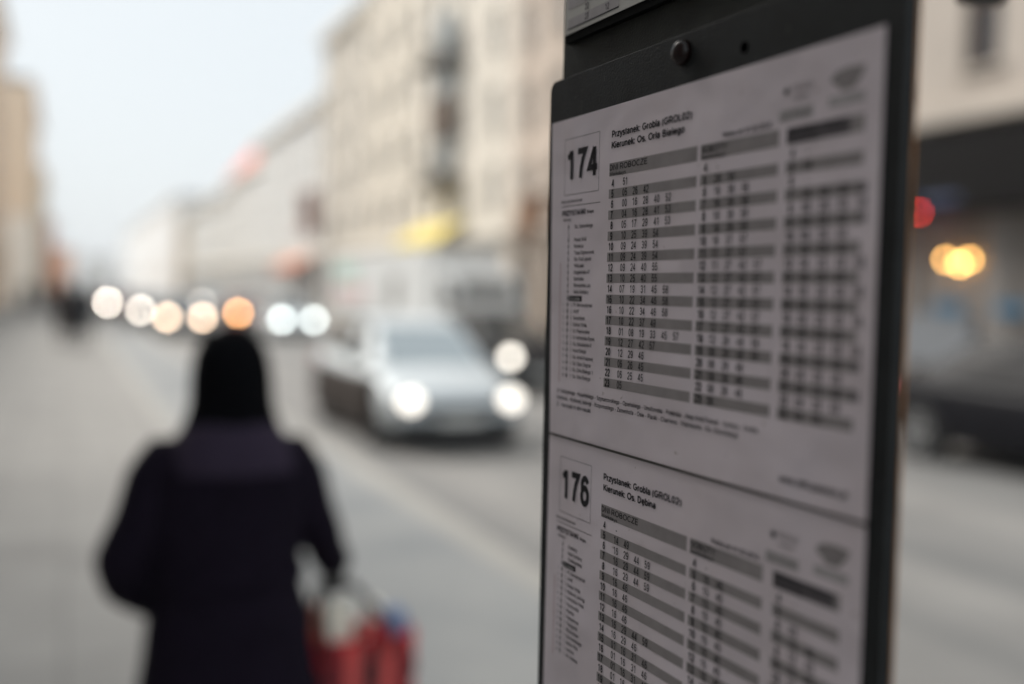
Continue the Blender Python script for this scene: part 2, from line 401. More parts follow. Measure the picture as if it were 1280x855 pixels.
# --- signs and awnings on the far fronts
def box_sign(label, x, y0, y1, z0, z1, col, cat="sign", d=.25):
    r = thing("shop_sign", label, cat, (x, y0, z0))
    MB().box(-d, -.01, 0, y1-y0, 0, z1-z0).build("sign_box", mat("sign_case", tuple(c*.5 for c in col), .5), r, bevel=.02)
    MB().box(-d-.012, -d-.001, .05, y1-y0-.05, .05, z1-z0-.05).build("sign_face", mat("sign_face", col, .45), r)
def awning(label, x, y0, y1, z, col, drop=1.0, out=1.6):
    r = thing("awning", label, "awning", (x, y0, z))
    L = y1-y0
    MB().rings([[(-.01,y,0),(-out,y,-drop),(-out,y,-drop-.25),(-out+.02,y,-drop-.25),(-out+.02,y,-drop-.02),(-.01,y,-.04)] for y in (0, L)]).build("canvas", mat("awning_canvas", col, .8, var=.1), r)
    for y in (.05, L-.05): MB().tube([(-.01, y, -drop), (-out+.05, y, -drop+.0)], .02, 6).build("arm", MT['iron'], r)
awning("yellow shop awning under the cream house", 15.95, 42.0, 48.3, 4.9, (.85, .68, .18), .9, 1.3)
box_sign("dark brown hanging sign beside the board edge", 15.97, 33.9, 36.2, 3.9, 5.3, (.20, .10, .05))
box_sign("tall brick red sign on the end of the tall block", 15.5, 68.9, 69.7, 5.3, 8.2, (.36, .12, .08), d=.9)
awning("orange red shop awning at the low white house", 15.95, 71.5, 80.5, 4.1, (.55, .16, .07), .9, 1.4)

# ------------------------------------------------------------------ cars
def paint(name, col, metal=0.0, rough=.3): return mat(name, col, rough, metal=metal, coat=.6)
EMIT = {}
def emit_mat(col, e):
    k = (col, e)
    if k not in EMIT: EMIT[k] = mat("lit_headlamp", (.8, .8, .8), .2, emit=col, estr=e)
    return EMIT[k]
def car(label, loc, paint_mat, L=4.0, W=1.7, H=1.46, rz=0, lit=(1, 1), col=(1, .93, .82), e=3.0, sep=1.2, zl=.62, rl=.11, group="cars in the street", boot=False, tail_on=False, lower=None, screen=None, glass=None):
    root = thing("car", label, "car", loc, rz, group)
    hw = W/2; k = H/1.46; glass = glass or MT['car_glass']
    if boot:
        st = [(0,.30,.50,.80),(.025,.2,.62,.93),(.09,.17,.72,.99),(.24,.17,.83,1),(.3,.17,.90,1),(.5,.17,.93,1),(.74,.17,.95,1),(.85,.18,.99,.99),(.97,.24,.98,.94),(1,.34,.88,.88)]
        cb = [(.27,.86,.80),(.43,1.36,.62),(.55,1.45,.64),(.70,1.40,.62),(.86,.99,.74)]
    else:
        st = [(0,.30,.52,.80),(.03,.2,.66,.93),(.10,.17,.78,.99),(.22,.17,.89,1),(.3,.17,.94,1),(.5,.17,.96,1),(.75,.17,.98,1),(.9,.18,1.0,.98),(.97,.24,.98,.94),(1,.34,.9,.88)]
        cb = [(.23,.88,.80),(.43,1.38,.64),(.58,1.46,.66),(.82,1.42,.64),(.965,1.0,.72)]
    rings = []
    for t, zb, zt, w in st:
        y = -L/2 + t*L; w *= hw; zb *= k; zt *= k; zm = zb+(zt-zb)*.5
        half = [(w*.82, zb), (w*.98, zb+.1), (w, zm), (w*.97, zt-.09), (w*.88, zt-.01)]
        pts = [(a, y, z) for a, z in half] + [(0, y, zt+.02)] + [(-a, y, z) for a, z in reversed(half)]
        rings.append(pts)
    body = MB().rings(rings).build("body", paint_mat, root); subsurf(body, 2)
    if lower:  # dark panels put the shade on the car's flank into colour
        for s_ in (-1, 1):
            MB().rings([[(s_*hw*f, -L/2+t*L, z) for f, z in ((1.010, .19), (1.022, .30), (1.022, .70), (1.0, .80), (.9, .80), (.9, .19))] for t in (.15, .22, .30, .74, .90, .95)]).build("side_shade_panel", lower, root, smooth=True)
    # cabin shell
    def P(i, s_, f=1.0, dz=0): t, z, w = cb[i]; return (s_*w*hw*f, -L/2+t*L, z*k+dz)
    def B(i, s_): t, z, w = cb[i]; return (s_*hw*.90, -L/2+t*L, .93*k)
    cab = MB()
    for i in range(4):
        cab.poly([P(i,-1), P(i,1), P(i+1,1), P(i+1,-1)])
        for s_ in (-1, 1): cab.poly([B(i,s_), B(i+1,s_), P(i+1,s_), P(i,s_)])
    o = cab.build("cabin", paint_mat, root, bevel=.03)
    for p in o.data.polygons: p.use_smooth = True
    def lerp(a, b, t): return tuple(a[q]+(b[q]-a[q])*t for q in range(3))
    def quad(a, b, c, d, m0=.06, m1=.06, off=.006):
        a, b, c, d = Vector(a), Vector(b), Vector(c), Vector(d)
        def q(u, v): return a*(1-u)*(1-v)+b*u*(1-v)+c*u*v+d*(1-u)*v
        n = (b-a).cross(d-a).normalized(); cc = (a+b+c+d)/4
        if n.dot(cc - Vector((0, 0, .8*k))) < 0: n = -n
        pts = [q(m0, m1), q(1-m0, m1), q(1-m0, 1-m1), q(m0, 1-m1)]
        return MB().rings([[p+n*off for p in pts], [p-n*.004 for p in pts]])
    quad(P(0,-1), P(0,1), P(1,1), P(1,-1), .05, .06).build("windscreen", screen or glass, root)
    quad(P(3,-1), P(3,1), P(4,1), P(4,-1), .07, .12).build("rear_window", glass, root)
    for s_ in (-1, 1):
        a, b_ = lerp(B(0,s_), B(1,s_), .55), B(2,s_)
        c, d = P(2,s_), P(1,s_)
        quad(a, b_, c, d, .05, .09).build("side_window", glass, root)
        quad(B(2,s_), lerp(B(3,s_), B(4,s_), .35), P(3,s_), P(2,s_), .05, .09).build("side_window", glass, root)
        mr = MB().box(s_*hw*.92 if s_ > 0 else s_*hw*.92-.2, s_*hw*.92+.2 if s_ > 0 else s_*hw*.92, -L/2+.315*L, -L/2+.315*L+.09, .95*k, 1.10*k)
        mr.build("mirror", MT['black_plastic'], root, bevel=.03)
        hx = sep/2*s_
        on = lit[0] if s_ < 0 else lit[1]
        hl = MB().rings([[(hx+rl*f*1.15*math.cos(q*PI/10), yy, zl+rl*f*math.sin(q*PI/10)) for q in range(20)] for yy, f in ((-L/2+.14, 1.12), (-L/2-.008, 1.06))]).build("headlight", MT['black_plastic'], root, smooth=False)
        MB().rings([[(hx+rl*f*1.15*math.cos(q*PI/10), yy, zl+rl*f*math.sin(q*PI/10)) for q in range(20)] for yy, f in ((-L/2-.009, .98), (-L/2-.022, .90), (-L/2-.03, .5))]).build("lamp_face", emit_mat(col, e) if on else MT['lens'], hl, smooth=True)
        xa, xb = sorted((s_*hw*.62, s_*hw*.995)); tx = MB().box(xa, xb, L/2-.26, L/2-.02, .72*k, .86*k)
        tx.build("tail_light", emit_mat((1, .16, .16), 1.6) if tail_on else MT['tail'], root, bevel=.03)
        for wy in (-L/2+.2*L, L/2-.18*L):
            wr = .31*k
            w_ = MB(); prof = [(wr*.62, -.09), (wr*.95, -.1), (wr, -.07), (wr, .07), (wr*.95, .1), (wr*.62, .09)]
            n = 24
            for i in range(n):
                pass
            w_.rings([[(xx, rr*math.cos(2*PI*q/n), rr*math.sin(2*PI*q/n)) for q in range(n)] for rr, xx in prof], cap=False)
            wh = w_.build("wheel", MT['rubber'], root, smooth=True, loc=(s_*(hw-.09), wy, wr))
            r_ = MB(); r_.rings([[(s_*xx, rr*math.cos(2*PI*q/n), rr*math.sin(2*PI*q/n)) for q in range(n)] for rr, xx in ((wr*.63, .04), (wr*.63, .085), (wr*.55, .09), (wr*.5, .06), (.02, .07))], cap=False)
            for q in range(5):
                an = q*2*PI/5; c_, s2 = math.cos(an), math.sin(an)
                pts = [(-.03, .03), (.03, .03), (.022, wr*.58), (-.022, wr*.58)]
                r_.rings([[(s_*xx, a*c_-b2*s2, a*s2+b2*c_) for a, b2 in pts] for xx in (.072, .094)])
            r_.build("rim", MT['alloy'], wh)
            MB().rings([[(s_*(xx-hw+.09), (wr*1.14)*math.cos(2*PI*q/n), (wr*1.14)*math.sin(2*PI*q/n)) for q in range(n)] for xx in (hw*.80, hw*.985)]).build("wheel_arch", MT['black_plastic'], wh)
    MB().box(-hw*.52, hw*.52, -L/2-.012, -L/2+.1, .44*k, .54*k).build("grille", MT['black_plastic'], root, bevel=.01)
    MB().box(-hw*.80, hw*.80, -L/2-.008, -L/2+.16, .15*k, .37*k).build("lower_grille", MT['black_plastic'], root, bevel=.02)
    MB().box(-.26, .26, -L/2-.03, -L/2-.013, .33*k, .44*k).build("number_plate", MT['plate'], root)
    MB().box(-.26, .26, L/2+.001, L/2+.02, .60*k, .71*k).build("number_plate", MT['plate'], root)
    return root

SILVER = mat("silver_paint", (.64, .68, .70), .62, metal=.4, coat=.12)
DARKP = mat("dark_blue_black_paint", (.006, .006, .009), .45, spec=.14)
DIMGLASS = mat("tinted_glass", (.008, .008, .010), .35, spec=.08)
GREYP = paint("grey_paint", (.16, .17, .18), .4)
PALEP = paint("pale_blue_paint", (.62, .68, .70), .2)
WHITEP = paint("white_paint", (.80, .80, .79), 0, .3)
REDP = paint("dull_red_paint", (.30, .08, .06), 0)
car("silver hatchback coming towards the stop with both headlights lit", (4.1, 12.75, ROADZ), SILVER, L=3.85, W=1.72, H=1.48, e=2.3, sep=1.2, zl=.60, rl=.105, lower=mat('painted_side_shade', (.035, .026, .022), .7, spec=.2), screen=MT['screen_painted_sky'])
car("dark car in the second lane with a lit headlight", (7.85, 18.9, ROADZ), DARKP, L=4.3, W=1.75, H=1.46, e=5.0, sep=1.2, zl=.68, rl=.10, lit=(1, 1))
car("black saloon seen on the right past the board with a red tail lamp", (9.95, 7.55, ROADZ), DARKP, L=4.6, W=1.8, H=1.5, boot=True, lit=(0, 0), tail_on=True, glass=DIMGLASS)
car("pale blue car far off with a pair of white headlights", (7.5, 38.2, ROADZ), PALEP, L=4.1, e=11, sep=1.12, zl=.70, col=(.92, 1, .98))
car("car queueing at the near kerb with peach coloured headlights", (3.82, 39.3, ROADZ), GREYP, L=4.1, e=15, sep=1.16, zl=.70, col=(1, .72, .50))
car("grey car behind the queue with one pale headlight showing", (3.5, 48.0, ROADZ), GREYP, L=4.2, e=17, sep=1.16, zl=.72, col=(1, .90, .78))
car("leftmost car of the distant queue with bright cream headlights", (2.85, 65.5, ROADZ), REDP, L=4.2, e=36, sep=1.2, zl=.72, lit=(1, 0), col=(1, .90, .78))
car("far car with one amber lamp lit above the dark hood", (7.25, 46.2, ROADZ), REDP, L=4.2, e=22, sep=1.2, zl=.70, lit=(1, 0), col=(1, .46, .17))
car("farthest pale car in the second lane behind the amber lamp", (7.9, 64, ROADZ), PALEP, L=4.2, e=8, sep=1.2, zl=.8, lit=(1, 0), col=(1, .9, .8))

# white delivery truck
tr = thing("delivery_truck", "long white box truck standing at the far kerb behind the oncoming cars", "truck", (11.1, 30.2, ROADZ))
TW = mat("truck_white", (.80, .81, .80), .4, var=.05, scale=1)
MB().box(-1.15, 1.15, -1.2, 11.6, .95, 3.1).build("cargo_box", TW, tr, bevel=.05)
MB().rings([[(x, y, z) for y, z in ((-3.1,.45),(-3.15,1.1),(-3.0,1.25),(-2.6,2.2),(-2.3,2.4),(-1.25,2.5),(-1.25,.45))] for x in (-1.05, 1.05)]).build("cab", TW, tr, bevel=.06)
MB().rings([[(x, y, z) for y, z in ((-2.845,1.68),(-2.65,2.13),(-2.61,2.11),(-2.805,1.66))] for x in (-.8, .8)]).build("windscreen", MT['car_glass'], tr)
for s_ in (-1, 1):
    x0, x1 = sorted((s_*1.051, s_*1.07))
    MB().rings([[(x, y, z) for y, z in ((-2.6,1.55),(-2.42,2.1),(-1.9,2.1),(-1.9,1.55))] for x in (x0, x1)]).build("side_window", MT['car_glass'], tr)
    a, b_ = sorted((s_*1.08, s_*1.3)); MB().box(a, b_, -2.85, -2.75, 1.4, 1.95).build("mirror", MT['black_plastic'], tr)
    MB().disc_y(s_*.8, .8, -3.17, -3.08, .11).build("headlight", MT['lens'], tr)
    for y in (-2.2, 2.4, 8.6):
        MB().rings([[(xx, y+rr*math.cos(q*PI/12), .42+rr*math.sin(q*PI/12)) for q in range(24)] for rr, xx in ((.22, s_*.8), (.42, s_*.8), (.42, s_*1.08), (.22, s_*1.08))]).build("wheel", MT['rubber'], tr)
MB().box(-.45, .45, -1.0, 11.4, .5, .94).build("chassis", MT['black_plastic'], tr)
MB().box(-.85, .85, -3.2, -3.1, .5, .7).build("bumper", MT['black_plastic'], tr)
for y0, y1, z0, z1, cc in ((7.5, 10.6, 2.2, 2.7, (.45, .72, .60)), (6.0, 10.8, 1.5, 1.9, (.78, .52, .50))):
    MB().box(-1.156, -1.151, y0, y1, z0, z1).build("side_stripe", mat("stripe", cc, .5), tr)
MB().box(-1.158, -1.152, 2.0, 3.1, 1.2, 2.3).build("side_door", mat("door_grey", (.28, .27, .25), .6), tr)

# ------------------------------------------------------------------ people
def skin_figure(name, verts, edges, radii, m, parent, root_v=0, sub=1):
    me = bpy.data.meshes.new(name); me.from_pydata(verts, edges, []); me.update(); me.materials.append(m)
    o = link(name, me, parent)
    sm = o.modifiers.new("skin", 'SKIN'); sm.use_smooth_shade = True
    for v, r in zip(me.skin_vertices[0].data, radii): v.radius = r if isinstance(r, tuple) else (r, r); v.use_root = False
    me.skin_vertices[0].data[root_v].use_root = True
    if sub: s2 = o.modifiers.new("sub", 'SUBSURF'); s2.levels = sub; s2.render_levels = sub
    return o
def ell(cx, cy, z, rx, ry, n=24, p=2.3):
    out = []
    for k in range(n):
        a = 2*PI*k/n; c, s = math.cos(a), math.sin(a)
        out.append((cx+rx*math.copysign(abs(c)**(2/p), c), cy+ry*math.copysign(abs(s)**(2/p), s), z))
    return out
SKIN = mat("skin", (.55, .36, .27), .55)
COAT = mat("dark_plum_wool", (.0095, .0065, .013), .9, var=.3, scale=30, bump=.5, bscale=200, spec=.08)
HOOD = mat("black_knit", (.003, .003, .004), .95, var=.2, scale=60, bump=.6, bscale=160, spec=.05)
TROU = mat("dark_trousers", (.02, .02, .024), .85)
BOOT = mat("black_leather", (.012, .011, .011), .4)

pr = thing("person", "person in a black hood and dark plum coat walking away with a red bag", "person", (.388, 2.665, 0))
V = [(0,0,.86),(0,.0,1.02),(0,.01,1.2),(0,-.01,1.31),(0,.0,1.375),(0,.03,1.43),(0,.035,1.52),(0,.03,1.575),
     (-.1,0,.82),(-.105,.06,.46),(-.105,.0,.1),(-.11,.12,.045),
     (.1,0,.82),(.105,-.08,.46),(.105,-.2,.12),(.11,-.1,.055),
     (-.145,-.01,1.275),(-.258,-.02,1.05),(-.19,.12,.92),(-.14,.16,.90),
     (.13,-.01,1.275),(.234,-.005,1.07),(.296,.10,.955)]
Ed = [(0,1),(1,2),(2,3),(3,4),(4,5),(5,6),(6,7),(0,8),(8,9),(9,10),(10,11),(0,12),(12,13),(13,14),(14,15),(3,16),(16,17),(17,18),(18,19),(3,20),(20,21),(21,22)]
Rr = [(.15,.11),(.13,.10),(.14,.10),(.10,.08),.052,(.06,.07),(.075,.095),(.06,.075),.085,.056,.042,.04,.085,.056,.042,.04,.058,.042,.034,.03,.058,.042,.028]
skin_figure("body", V, Ed, Rr, SKIN, pr, 0, 2)
# face (turned away up the street)
fc = MB()
fc.rings([ell(0, .118, z, r, r*1.1, 8) for z, r in ((1.49, .012), (1.475, .017), (1.463, .012))])
fc.build("nose", SKIN, pr, smooth=True)
for s_ in (-1, 1):
    MB().rings([ell(s_*.03, .112, z, r, r*.5, 10) for z, r in ((1.505, .004), (1.512, .012), (1.519, .004))]).build("eye", mat("eye_dark", (.05, .035, .03), .2), pr)
MB().rings([ell(0, .115, z, r, .008, 10) for z, r in ((1.435, .015), (1.441, .024), (1.447, .015))]).build("mouth", mat("lips", (.45, .2, .18), .5), pr)
# coat: torso and sleeves fused into one cloth surface
ct = MB()
ct.rings([ell(cx, cy, z, rx, ry, 28) for z, rx, ry, cx, cy in (
    (.44,.262,.20,0,0),(.60,.243,.185,0,0),(.72,.222,.175,0,0),(.86,.204,.165,0,0),(.96,.184,.15,0,0),(1.04,.182,.142,-.008,0),(1.14,.192,.142,-.010,0),
    (1.24,.195,.138,0,-.005),(1.295,.188,.122,0,-.01),(1.335,.150,.10,0,-.01),(1.365,.095,.085,0,0),(1.405,.082,.082,0,.008))])
ct.tube([(-.10,-.01,1.278),(-.168,-.012,1.290),(-.190,-.015,1.240),(-.222,-.02,1.14),(-.262,-.02,1.05),(-.244,.03,.99),(-.19,.10,.93),(-.15,.13,.91)], [.062,.064,.064,.065,.066,.068,.064,.06], 16)
ct.tube([(.09,-.01,1.278),(.158,-.012,1.290),(.176,-.012,1.240),(.202,-.012,1.14),(.236,-.005,1.07),(.266,.05,1.01),(.294,.095,.965)], [.062,.062,.062,.060,.057,.053,.049], 16)
co = ct.build("coat", COAT, pr)
rm = co.modifiers.new("fuse", 'REMESH'); rm.mode = 'VOXEL'; rm.voxel_size = .011; rm.use_smooth_shade = True
tx_ = bpy.data.textures.new('folds', 'CLOUDS'); tx_.noise_scale = .16
dp_ = co.modifiers.new('folds', 'DISPLACE'); dp_.texture = tx_; dp_.strength = .022; dp_.mid_level = .5
sm_ = co.modifiers.new("soft", 'SMOOTH'); sm_.factor = .5; sm_.iterations = 6
# shoulder yoke, collar and belt make the coat's own seams
yk = MB().rings([ell(0, -.008, z, rx, ry, 28) for z, rx, ry in ((1.262,.172,.146),(1.30,.166,.142),(1.335,.142,.128),(1.362,.124,.116),(1.385,.112,.106),(1.37,.09,.09))], cap=False)
yk.build("collar", mat("plum_collar", (.032, .023, .040), .9, bump=.4, bscale=200, spec=.15), pr, smooth=True)
MB().rings([ell(0, 0, z, rx, ry, 28) for z, rx, ry in ((.975,.187,.153),(.98,.190,.156),(1.015,.186,.152),(1.02,.183,.149))], cap=False).build("belt", COAT, pr, smooth=True)
# hood
hd = MB().rings([ell(cx, cy, z, rx, ry, 24, 2.1) for z, rx, ry, cx, cy in (
    (1.352,.126,.104,0,-.015),(1.385,.116,.104,0,-.012),(1.42,.104,.104,0,-.005),(1.46,.102,.107,0,.0),(1.50,.100,.109,0,.005),(1.54,.094,.104,0,.01),(1.58,.078,.088,0,.01),(1.607,.050,.057,0,.01),(1.620,.018,.02,0,.01))]).build("hood", HOOD, pr, smooth=True)
# trousers and boots
for s_, y1, y2, y3 in ((-1, .06, .0, .02), (1, -.08, -.2, -.17)):
    MB().tube([(s_*.1,0,.84),(s_*.105,y1,.46),(s_*.105,y2,.16)], [.105,.082,.066], 14).build("trouser_leg", TROU, pr, smooth=True)
    zf = 0.0 if s_ < 0 else .03
    MB().rings([ell(s_*.107, y2+dy, z+zf, rx, ry, 16) for z, rx, ry, dy in ((0,.044,.125,.07),(.03,.046,.127,.07),(.065,.044,.10,.05),(.10,.05,.065,.0),(.26,.06,.066,-.005))]).build("boot", BOOT, pr, smooth=True)
# right hand closed round the bag handles: palm plus five bent fingers
gl = mat("dark_glove", (.05, .042, .04), .7)
hx, hy, hz = .302, .118, .925
hv = [(hx-.006,hy-.02,hz+.038),(hx,hy-.004,hz+.014),(hx,hy+.004,hz-.008)]
he = [(0,1),(1,2)]
skin_figure("hand", hv, he, [(.024,.02),(.036,.02),(.034,.018)], gl, pr, 0, 2)
for i, (dy, ln) in enumerate(((.033, .9), (.012, 1.0), (-.010, .95), (-.030, .8))):
    q = [(hx+.010, hy+dy, hz-.006), (hx+.022, hy+dy+.003, hz-.028*ln), (hx+.008, hy+dy+.004, hz-.046*ln), (hx-.014, hy+dy+.003, hz-.042*ln), (hx-.020, hy+dy+.002, hz-.026*ln)]
    skin_figure("finger", q, [(0,1),(1,2),(2,3),(3,4)], [.010,.0095,.009,.0085,.0075], gl, pr, 0, 1)
skin_figure("thumb", [(hx-.016,hy+.018,hz+.008),(hx-.026,hy+.04,hz-.008),(hx-.018,hy+.05,hz-.026)], [(0,1),(1,2)], [.012,.0105,.009], gl, pr, 0, 1)

# red shopping bag
bx, by = .388+.378, 2.665+.12
bg_ = thing("shopping_bag", "red checked shopping bag held in the right hand, packed to the brim", "bag", (bx, by, .365))
RED = mat("red_bag_cloth", (.62, .022, .03), .7, var=.15, scale=20)
DRED = mat("dark_red_bag_cloth", (.16, .012, .018), .7)
PINK = mat("pale_red_bag_cloth", (.66, .10, .09), .7)
def bag_ring(z, rx, ry): return ell(0, 0, z, rx, ry, 24, 5)
MB().rings([bag_ring(*q) for q in ((0,.125,.07),(.03,.135,.078),(.2,.143,.085),(.40,.147,.088),(.40,.141,.082),(.2,.137,.079),(.02,.125,.07))], cap=True).build("bag_body", RED, bg_)
for xx, w, m_ in ((-.10, .035, DRED), (-.045, .042, PINK), (.005, .03, MT['black_plastic']), (.055, .042, PINK), (.10, .03, DRED)):
    for s_ in (-1, 1):
        def yy(z): return s_*(.0765+.0145*min(1, z/.4))
        MB().rings([[(xx-w/2, yy(z)+.004*s_+d, z), (xx+w/2, yy(z)+.004*s_+d, z)] + [(xx+w/2, yy(z)+.008*s_+d, z), (xx-w/2, yy(z)+.008*s_+d, z)] for z, d in ((.03, 0), (.2, 0), (.39, 0))]).build("stripe", m_, bg_)
for z in (.06, .17, .28):
    MB().rings([[(a*1.075, b*1.14, zz) for a, b, _ in bag_ring(0, .139, .083)] for zz in (z, z+.045)], cap=False).build("band", DRED, bg_)
for s_ in (-1, 1):
    pts = [(-.115, s_*.09, .36), (-.125, s_*.075, .45), (-.112, s_*.03, .532), (-.076, -.002+s_*.006, .540), (-.02, s_*.02, .525), (.045, s_*.08, .45), (.055, s_*.097, .36)]
    MB().tube(pts, .0105, 8).build("handle", MT['black_plastic'], bg_, smooth=True)
def item(name, label, cat, loc, mb, m, **k):
    return tag(mb.build(name, m, None, loc=loc, **k), label, cat, "packets sticking out of the bag")
item("packet", "cream paper packet sticking out of the left of the red bag", "packet", (bx-.075, by-.02, .69), MB().box(-.045, .045, -.03, .03, 0, .165), mat("cream_paper", (.82, .76, .64), .8, bump=.4, bscale=30), bevel=.012)
item("packet", "orange packet at the left rim of the red bag", "packet", (bx-.128, by-.02, .66), MB().box(-.006, .006, -.03, .03, 0, .185), mat("orange_wrap", (.62, .14, .04), .5), bevel=.004)
item("packet", "small pale packet in the middle of the red bag", "packet", (bx+.035, by, .68), MB().box(-.022, .022, -.025, .025, 0, .165), mat("pale_paper", (.80, .74, .66), .8), bevel=.01)
item("packet", "bright red packet below the pale packet in the bag", "packet", (bx+.04, by-.052, .68), MB().box(-.028, .028, -.012, .012, 0, .12), mat("bright_red_wrap", (.78, .02, .04), .4), bevel=.008)
item("packet", "rounded blue grey packet on the right of the red bag", "packet", (bx+.095, by, .65), MB().rings([ell(0, 0, z, rx, ry, 16) for z, rx, ry in ((0,.03,.04),(.10,.042,.05),(.14,.042,.05),(.165,.03,.035),(.17,.01,.01))]), mat("blue_grey_wrap", (.16, .22, .36), .5), smooth=True)

def walker(label, loc, rz, coat, leg, stride=.18, h=1.0):
    r = thing("person", label, "person", loc, rz, "people far off on the pavement"); r.scale = (h, h, h)
    skin_figure("body", [(0,0,.92),(0,0,1.15),(0,0,1.4),(0,.01,1.5),(0,.02,1.58),(0,.02,1.7),(-.09,0,.88),(-.1,stride*.6,.5),(-.1,stride,.08),(-.1,stride+.14,.04),(.09,0,.88),(.1,-stride*.3,.48),(.1,-stride*1.3,.12),(.1,-stride*1.3+.12,.05),(-.19,0,1.4),(-.25,-.05,1.12),(-.24,.05,.86),(.19,0,1.4),(.25,.02,1.12),(.24,.14,.88)],
        [(0,1),(1,2),(2,3),(3,4),(4,5),(0,6),(6,7),(7,8),(8,9),(0,10),(10,11),(11,12),(12,13),(2,14),(14,15),(15,16),(2,17),(17,18),(18,19)],
        [(.14,.1),(.13,.1),(.12,.09),.05,(.07,.085),(.07,.085),.09,.065,.05,.045,.09,.065,.05,.045,.065,.05,.035,.065,.05,.035], leg, r, 0, 1)
    c = MB().rings([ell(0, 0, z, a, b, 18) for z, a, b in ((.42,.25,.20),(.72,.22,.17),(1.0,.19,.145),(1.25,.205,.14),(1.42,.19,.12),(1.5,.09,.085))])
    for s_ in (-1, 1): c.tube([(s_*.18,0,1.41),(s_*.25,-.02,1.12),(s_*.245,.09,.9)], [.075,.065,.055], 12)
    c.build("coat", coat, r, smooth=True)
    MB().rings([ell(0, .01, z, a, a*1.1, 14) for z, a in ((1.58,.08),(1.66,.095),(1.74,.09),(1.79,.05),(1.80,.01))]).build("hair", mat("dark_hair", (.02, .016, .013), .7), r, smooth=True)
    return r
DC = mat("dark_blue_coat", (.022, .028, .036), .85, spec=.2); BC = mat("brown_coat", (.045, .03, .026), .85, spec=.2)
walker("person in a dark blue coat walking far up the pavement", (.45, 29.3, 0), 0, DC, TROU)
walker("person in a brown jacket just left of the dark blue walker", (.0, 29.8, 0), 0, BC, TROU, stride=.12)
walker("person in a brown coat close to the left house front", (-1.75, 57, 0), .2, BC, TROU)
walker("person in dark clothes left of centre on the far pavement", (-.9, 60, 0), PI, DC, TROU)
walker("person in brown standing behind the dark blue walker", (.2, 48, 0), PI, BC, TROU, stride=.05)
walker("person in dark blue close to the far kerb", (.9, 55, 0), PI, DC, TROU)
walker("person in brown farthest along the pavement", (.1, 72, 0), 0, BC, TROU)

# ------------------------------------------------------------------ the stop board
PO = to_street((0.02900, 0.70086, 0.11533)); PO.z += EYE
TH = 0.4428 - YAW
board = thing("timetable_board", "black bus stop timetable board with two printed sheets in the foreground", "timetable board", (PO.x, PO.y, 0), -PI/2 + TH)
ZT = PO.z
def pz(v): return ZT - v/1000
def skew(u, v):
    return u - (7.4*max(0., 1-u/70.)*(1-v/210.) if v < 210 else 0.)
MT['board'] = mat("black_board_paint", (.013, .015, .016), .55, var=.55, scale=30, bump=.12, bscale=700, spec=.35)
MT['board2'] = mat("greenish_black_board_paint", (.017, .019, .016), .55, var=.55, scale=26, bump=.12, bscale=700, spec=.35)
MT['rust'] = mat("rusty_edge", (.36, .16, .05), .6, var=.4, scale=40)

def paper_mat(name, col):
    m = bpy.data.materials.new(name); m.use_nodes = True
    n = m.node_tree.nodes; l = m.node_tree.links; p = n["Principled BSDF"]
    p.inputs["Roughness"].default_value = .38; p.inputs["Specular IOR Level"].default_value = .45
    tc = n.new("ShaderNodeTexCoord")
    a = n.new("ShaderNodeTexNoise"); a.inputs["Scale"].default_value = 11; a.inputs["Detail"].default_value = 5
    l.new(tc.outputs["Object"], a.inputs["Vector"])
    r = n.new("ShaderNodeValToRGB"); r.color_ramp.elements[0].position = .3; r.color_ramp.elements[1].position = .72
    r.color_ramp.elements[0].color = (col[0]*.93, col[1]*.91, col[2]*.91, 1); r.color_ramp.elements[1].color = (col[0]*1.03, col[1]*1.03, col[2]*1.05, 1)
    l.new(a.outputs["Fac"], r.inputs[0])
    s = n.new("ShaderNodeTexNoise"); s.inputs["Scale"].default_value = 160; s.inputs["Detail"].default_value = 2
    l.new(tc.outputs["Object"], s.inputs["Vector"])
    r2 = n.new("ShaderNodeValToRGB"); r2.color_ramp.elements[0].position = .72; r2.color_ramp.elements[1].position = .80
    r2.color_ramp.elements[0].color = (1, 1, 1, 1); r2.color_ramp.elements[1].color = (.6, .56, .52, 1)
    l.new(s.outputs["Fac"], r2.inputs[0])
    mu = n.new("ShaderNodeMix"); mu.data_type = 'RGBA'; mu.blend_type = 'MULTIPLY'; mu.inputs[0].default_value = 1
    l.new(r.outputs[0], mu.inputs[6]); l.new(r2.outputs[0], mu.inputs[7]); l.new(mu.outputs[2], p.inputs["Base Color"])
    b = n.new("ShaderNodeTexNoise"); b.inputs["Scale"].default_value = 9; b.inputs["Detail"].default_value = 3
    l.new(tc.outputs["Object"], b.inputs["Vector"])
    bn = n.new("ShaderNodeBump"); bn.inputs["Strength"].default_value = 1.0; bn.inputs["Distance"].default_value = .011
    l.new(b.outputs["Fac"], bn.inputs["Height"]); l.new(bn.outputs[0], p.inputs["Normal"])
    return m
PAPER = paper_mat("timetable_paper", (.84, .755, .788))
INK = mat("black_ink", (.022, .02, .024), .6, spec=.25)
BAND = mat("grey_print", (.335, .305, .305), .6, var=.12, scale=60, spec=.25)
BAND_L = mat("light_grey_print", (.47, .44, .445), .6, var=.12, scale=60, spec=.25)
BAND_D = mat("dark_header_print", (.15, .135, .145), .6, spec=.25)
REDINK = mat("faded_red_ink", (.42, .20, .20), .6)
WHITEINK = mat("white_lettering", (.5, .48, .48), .6)

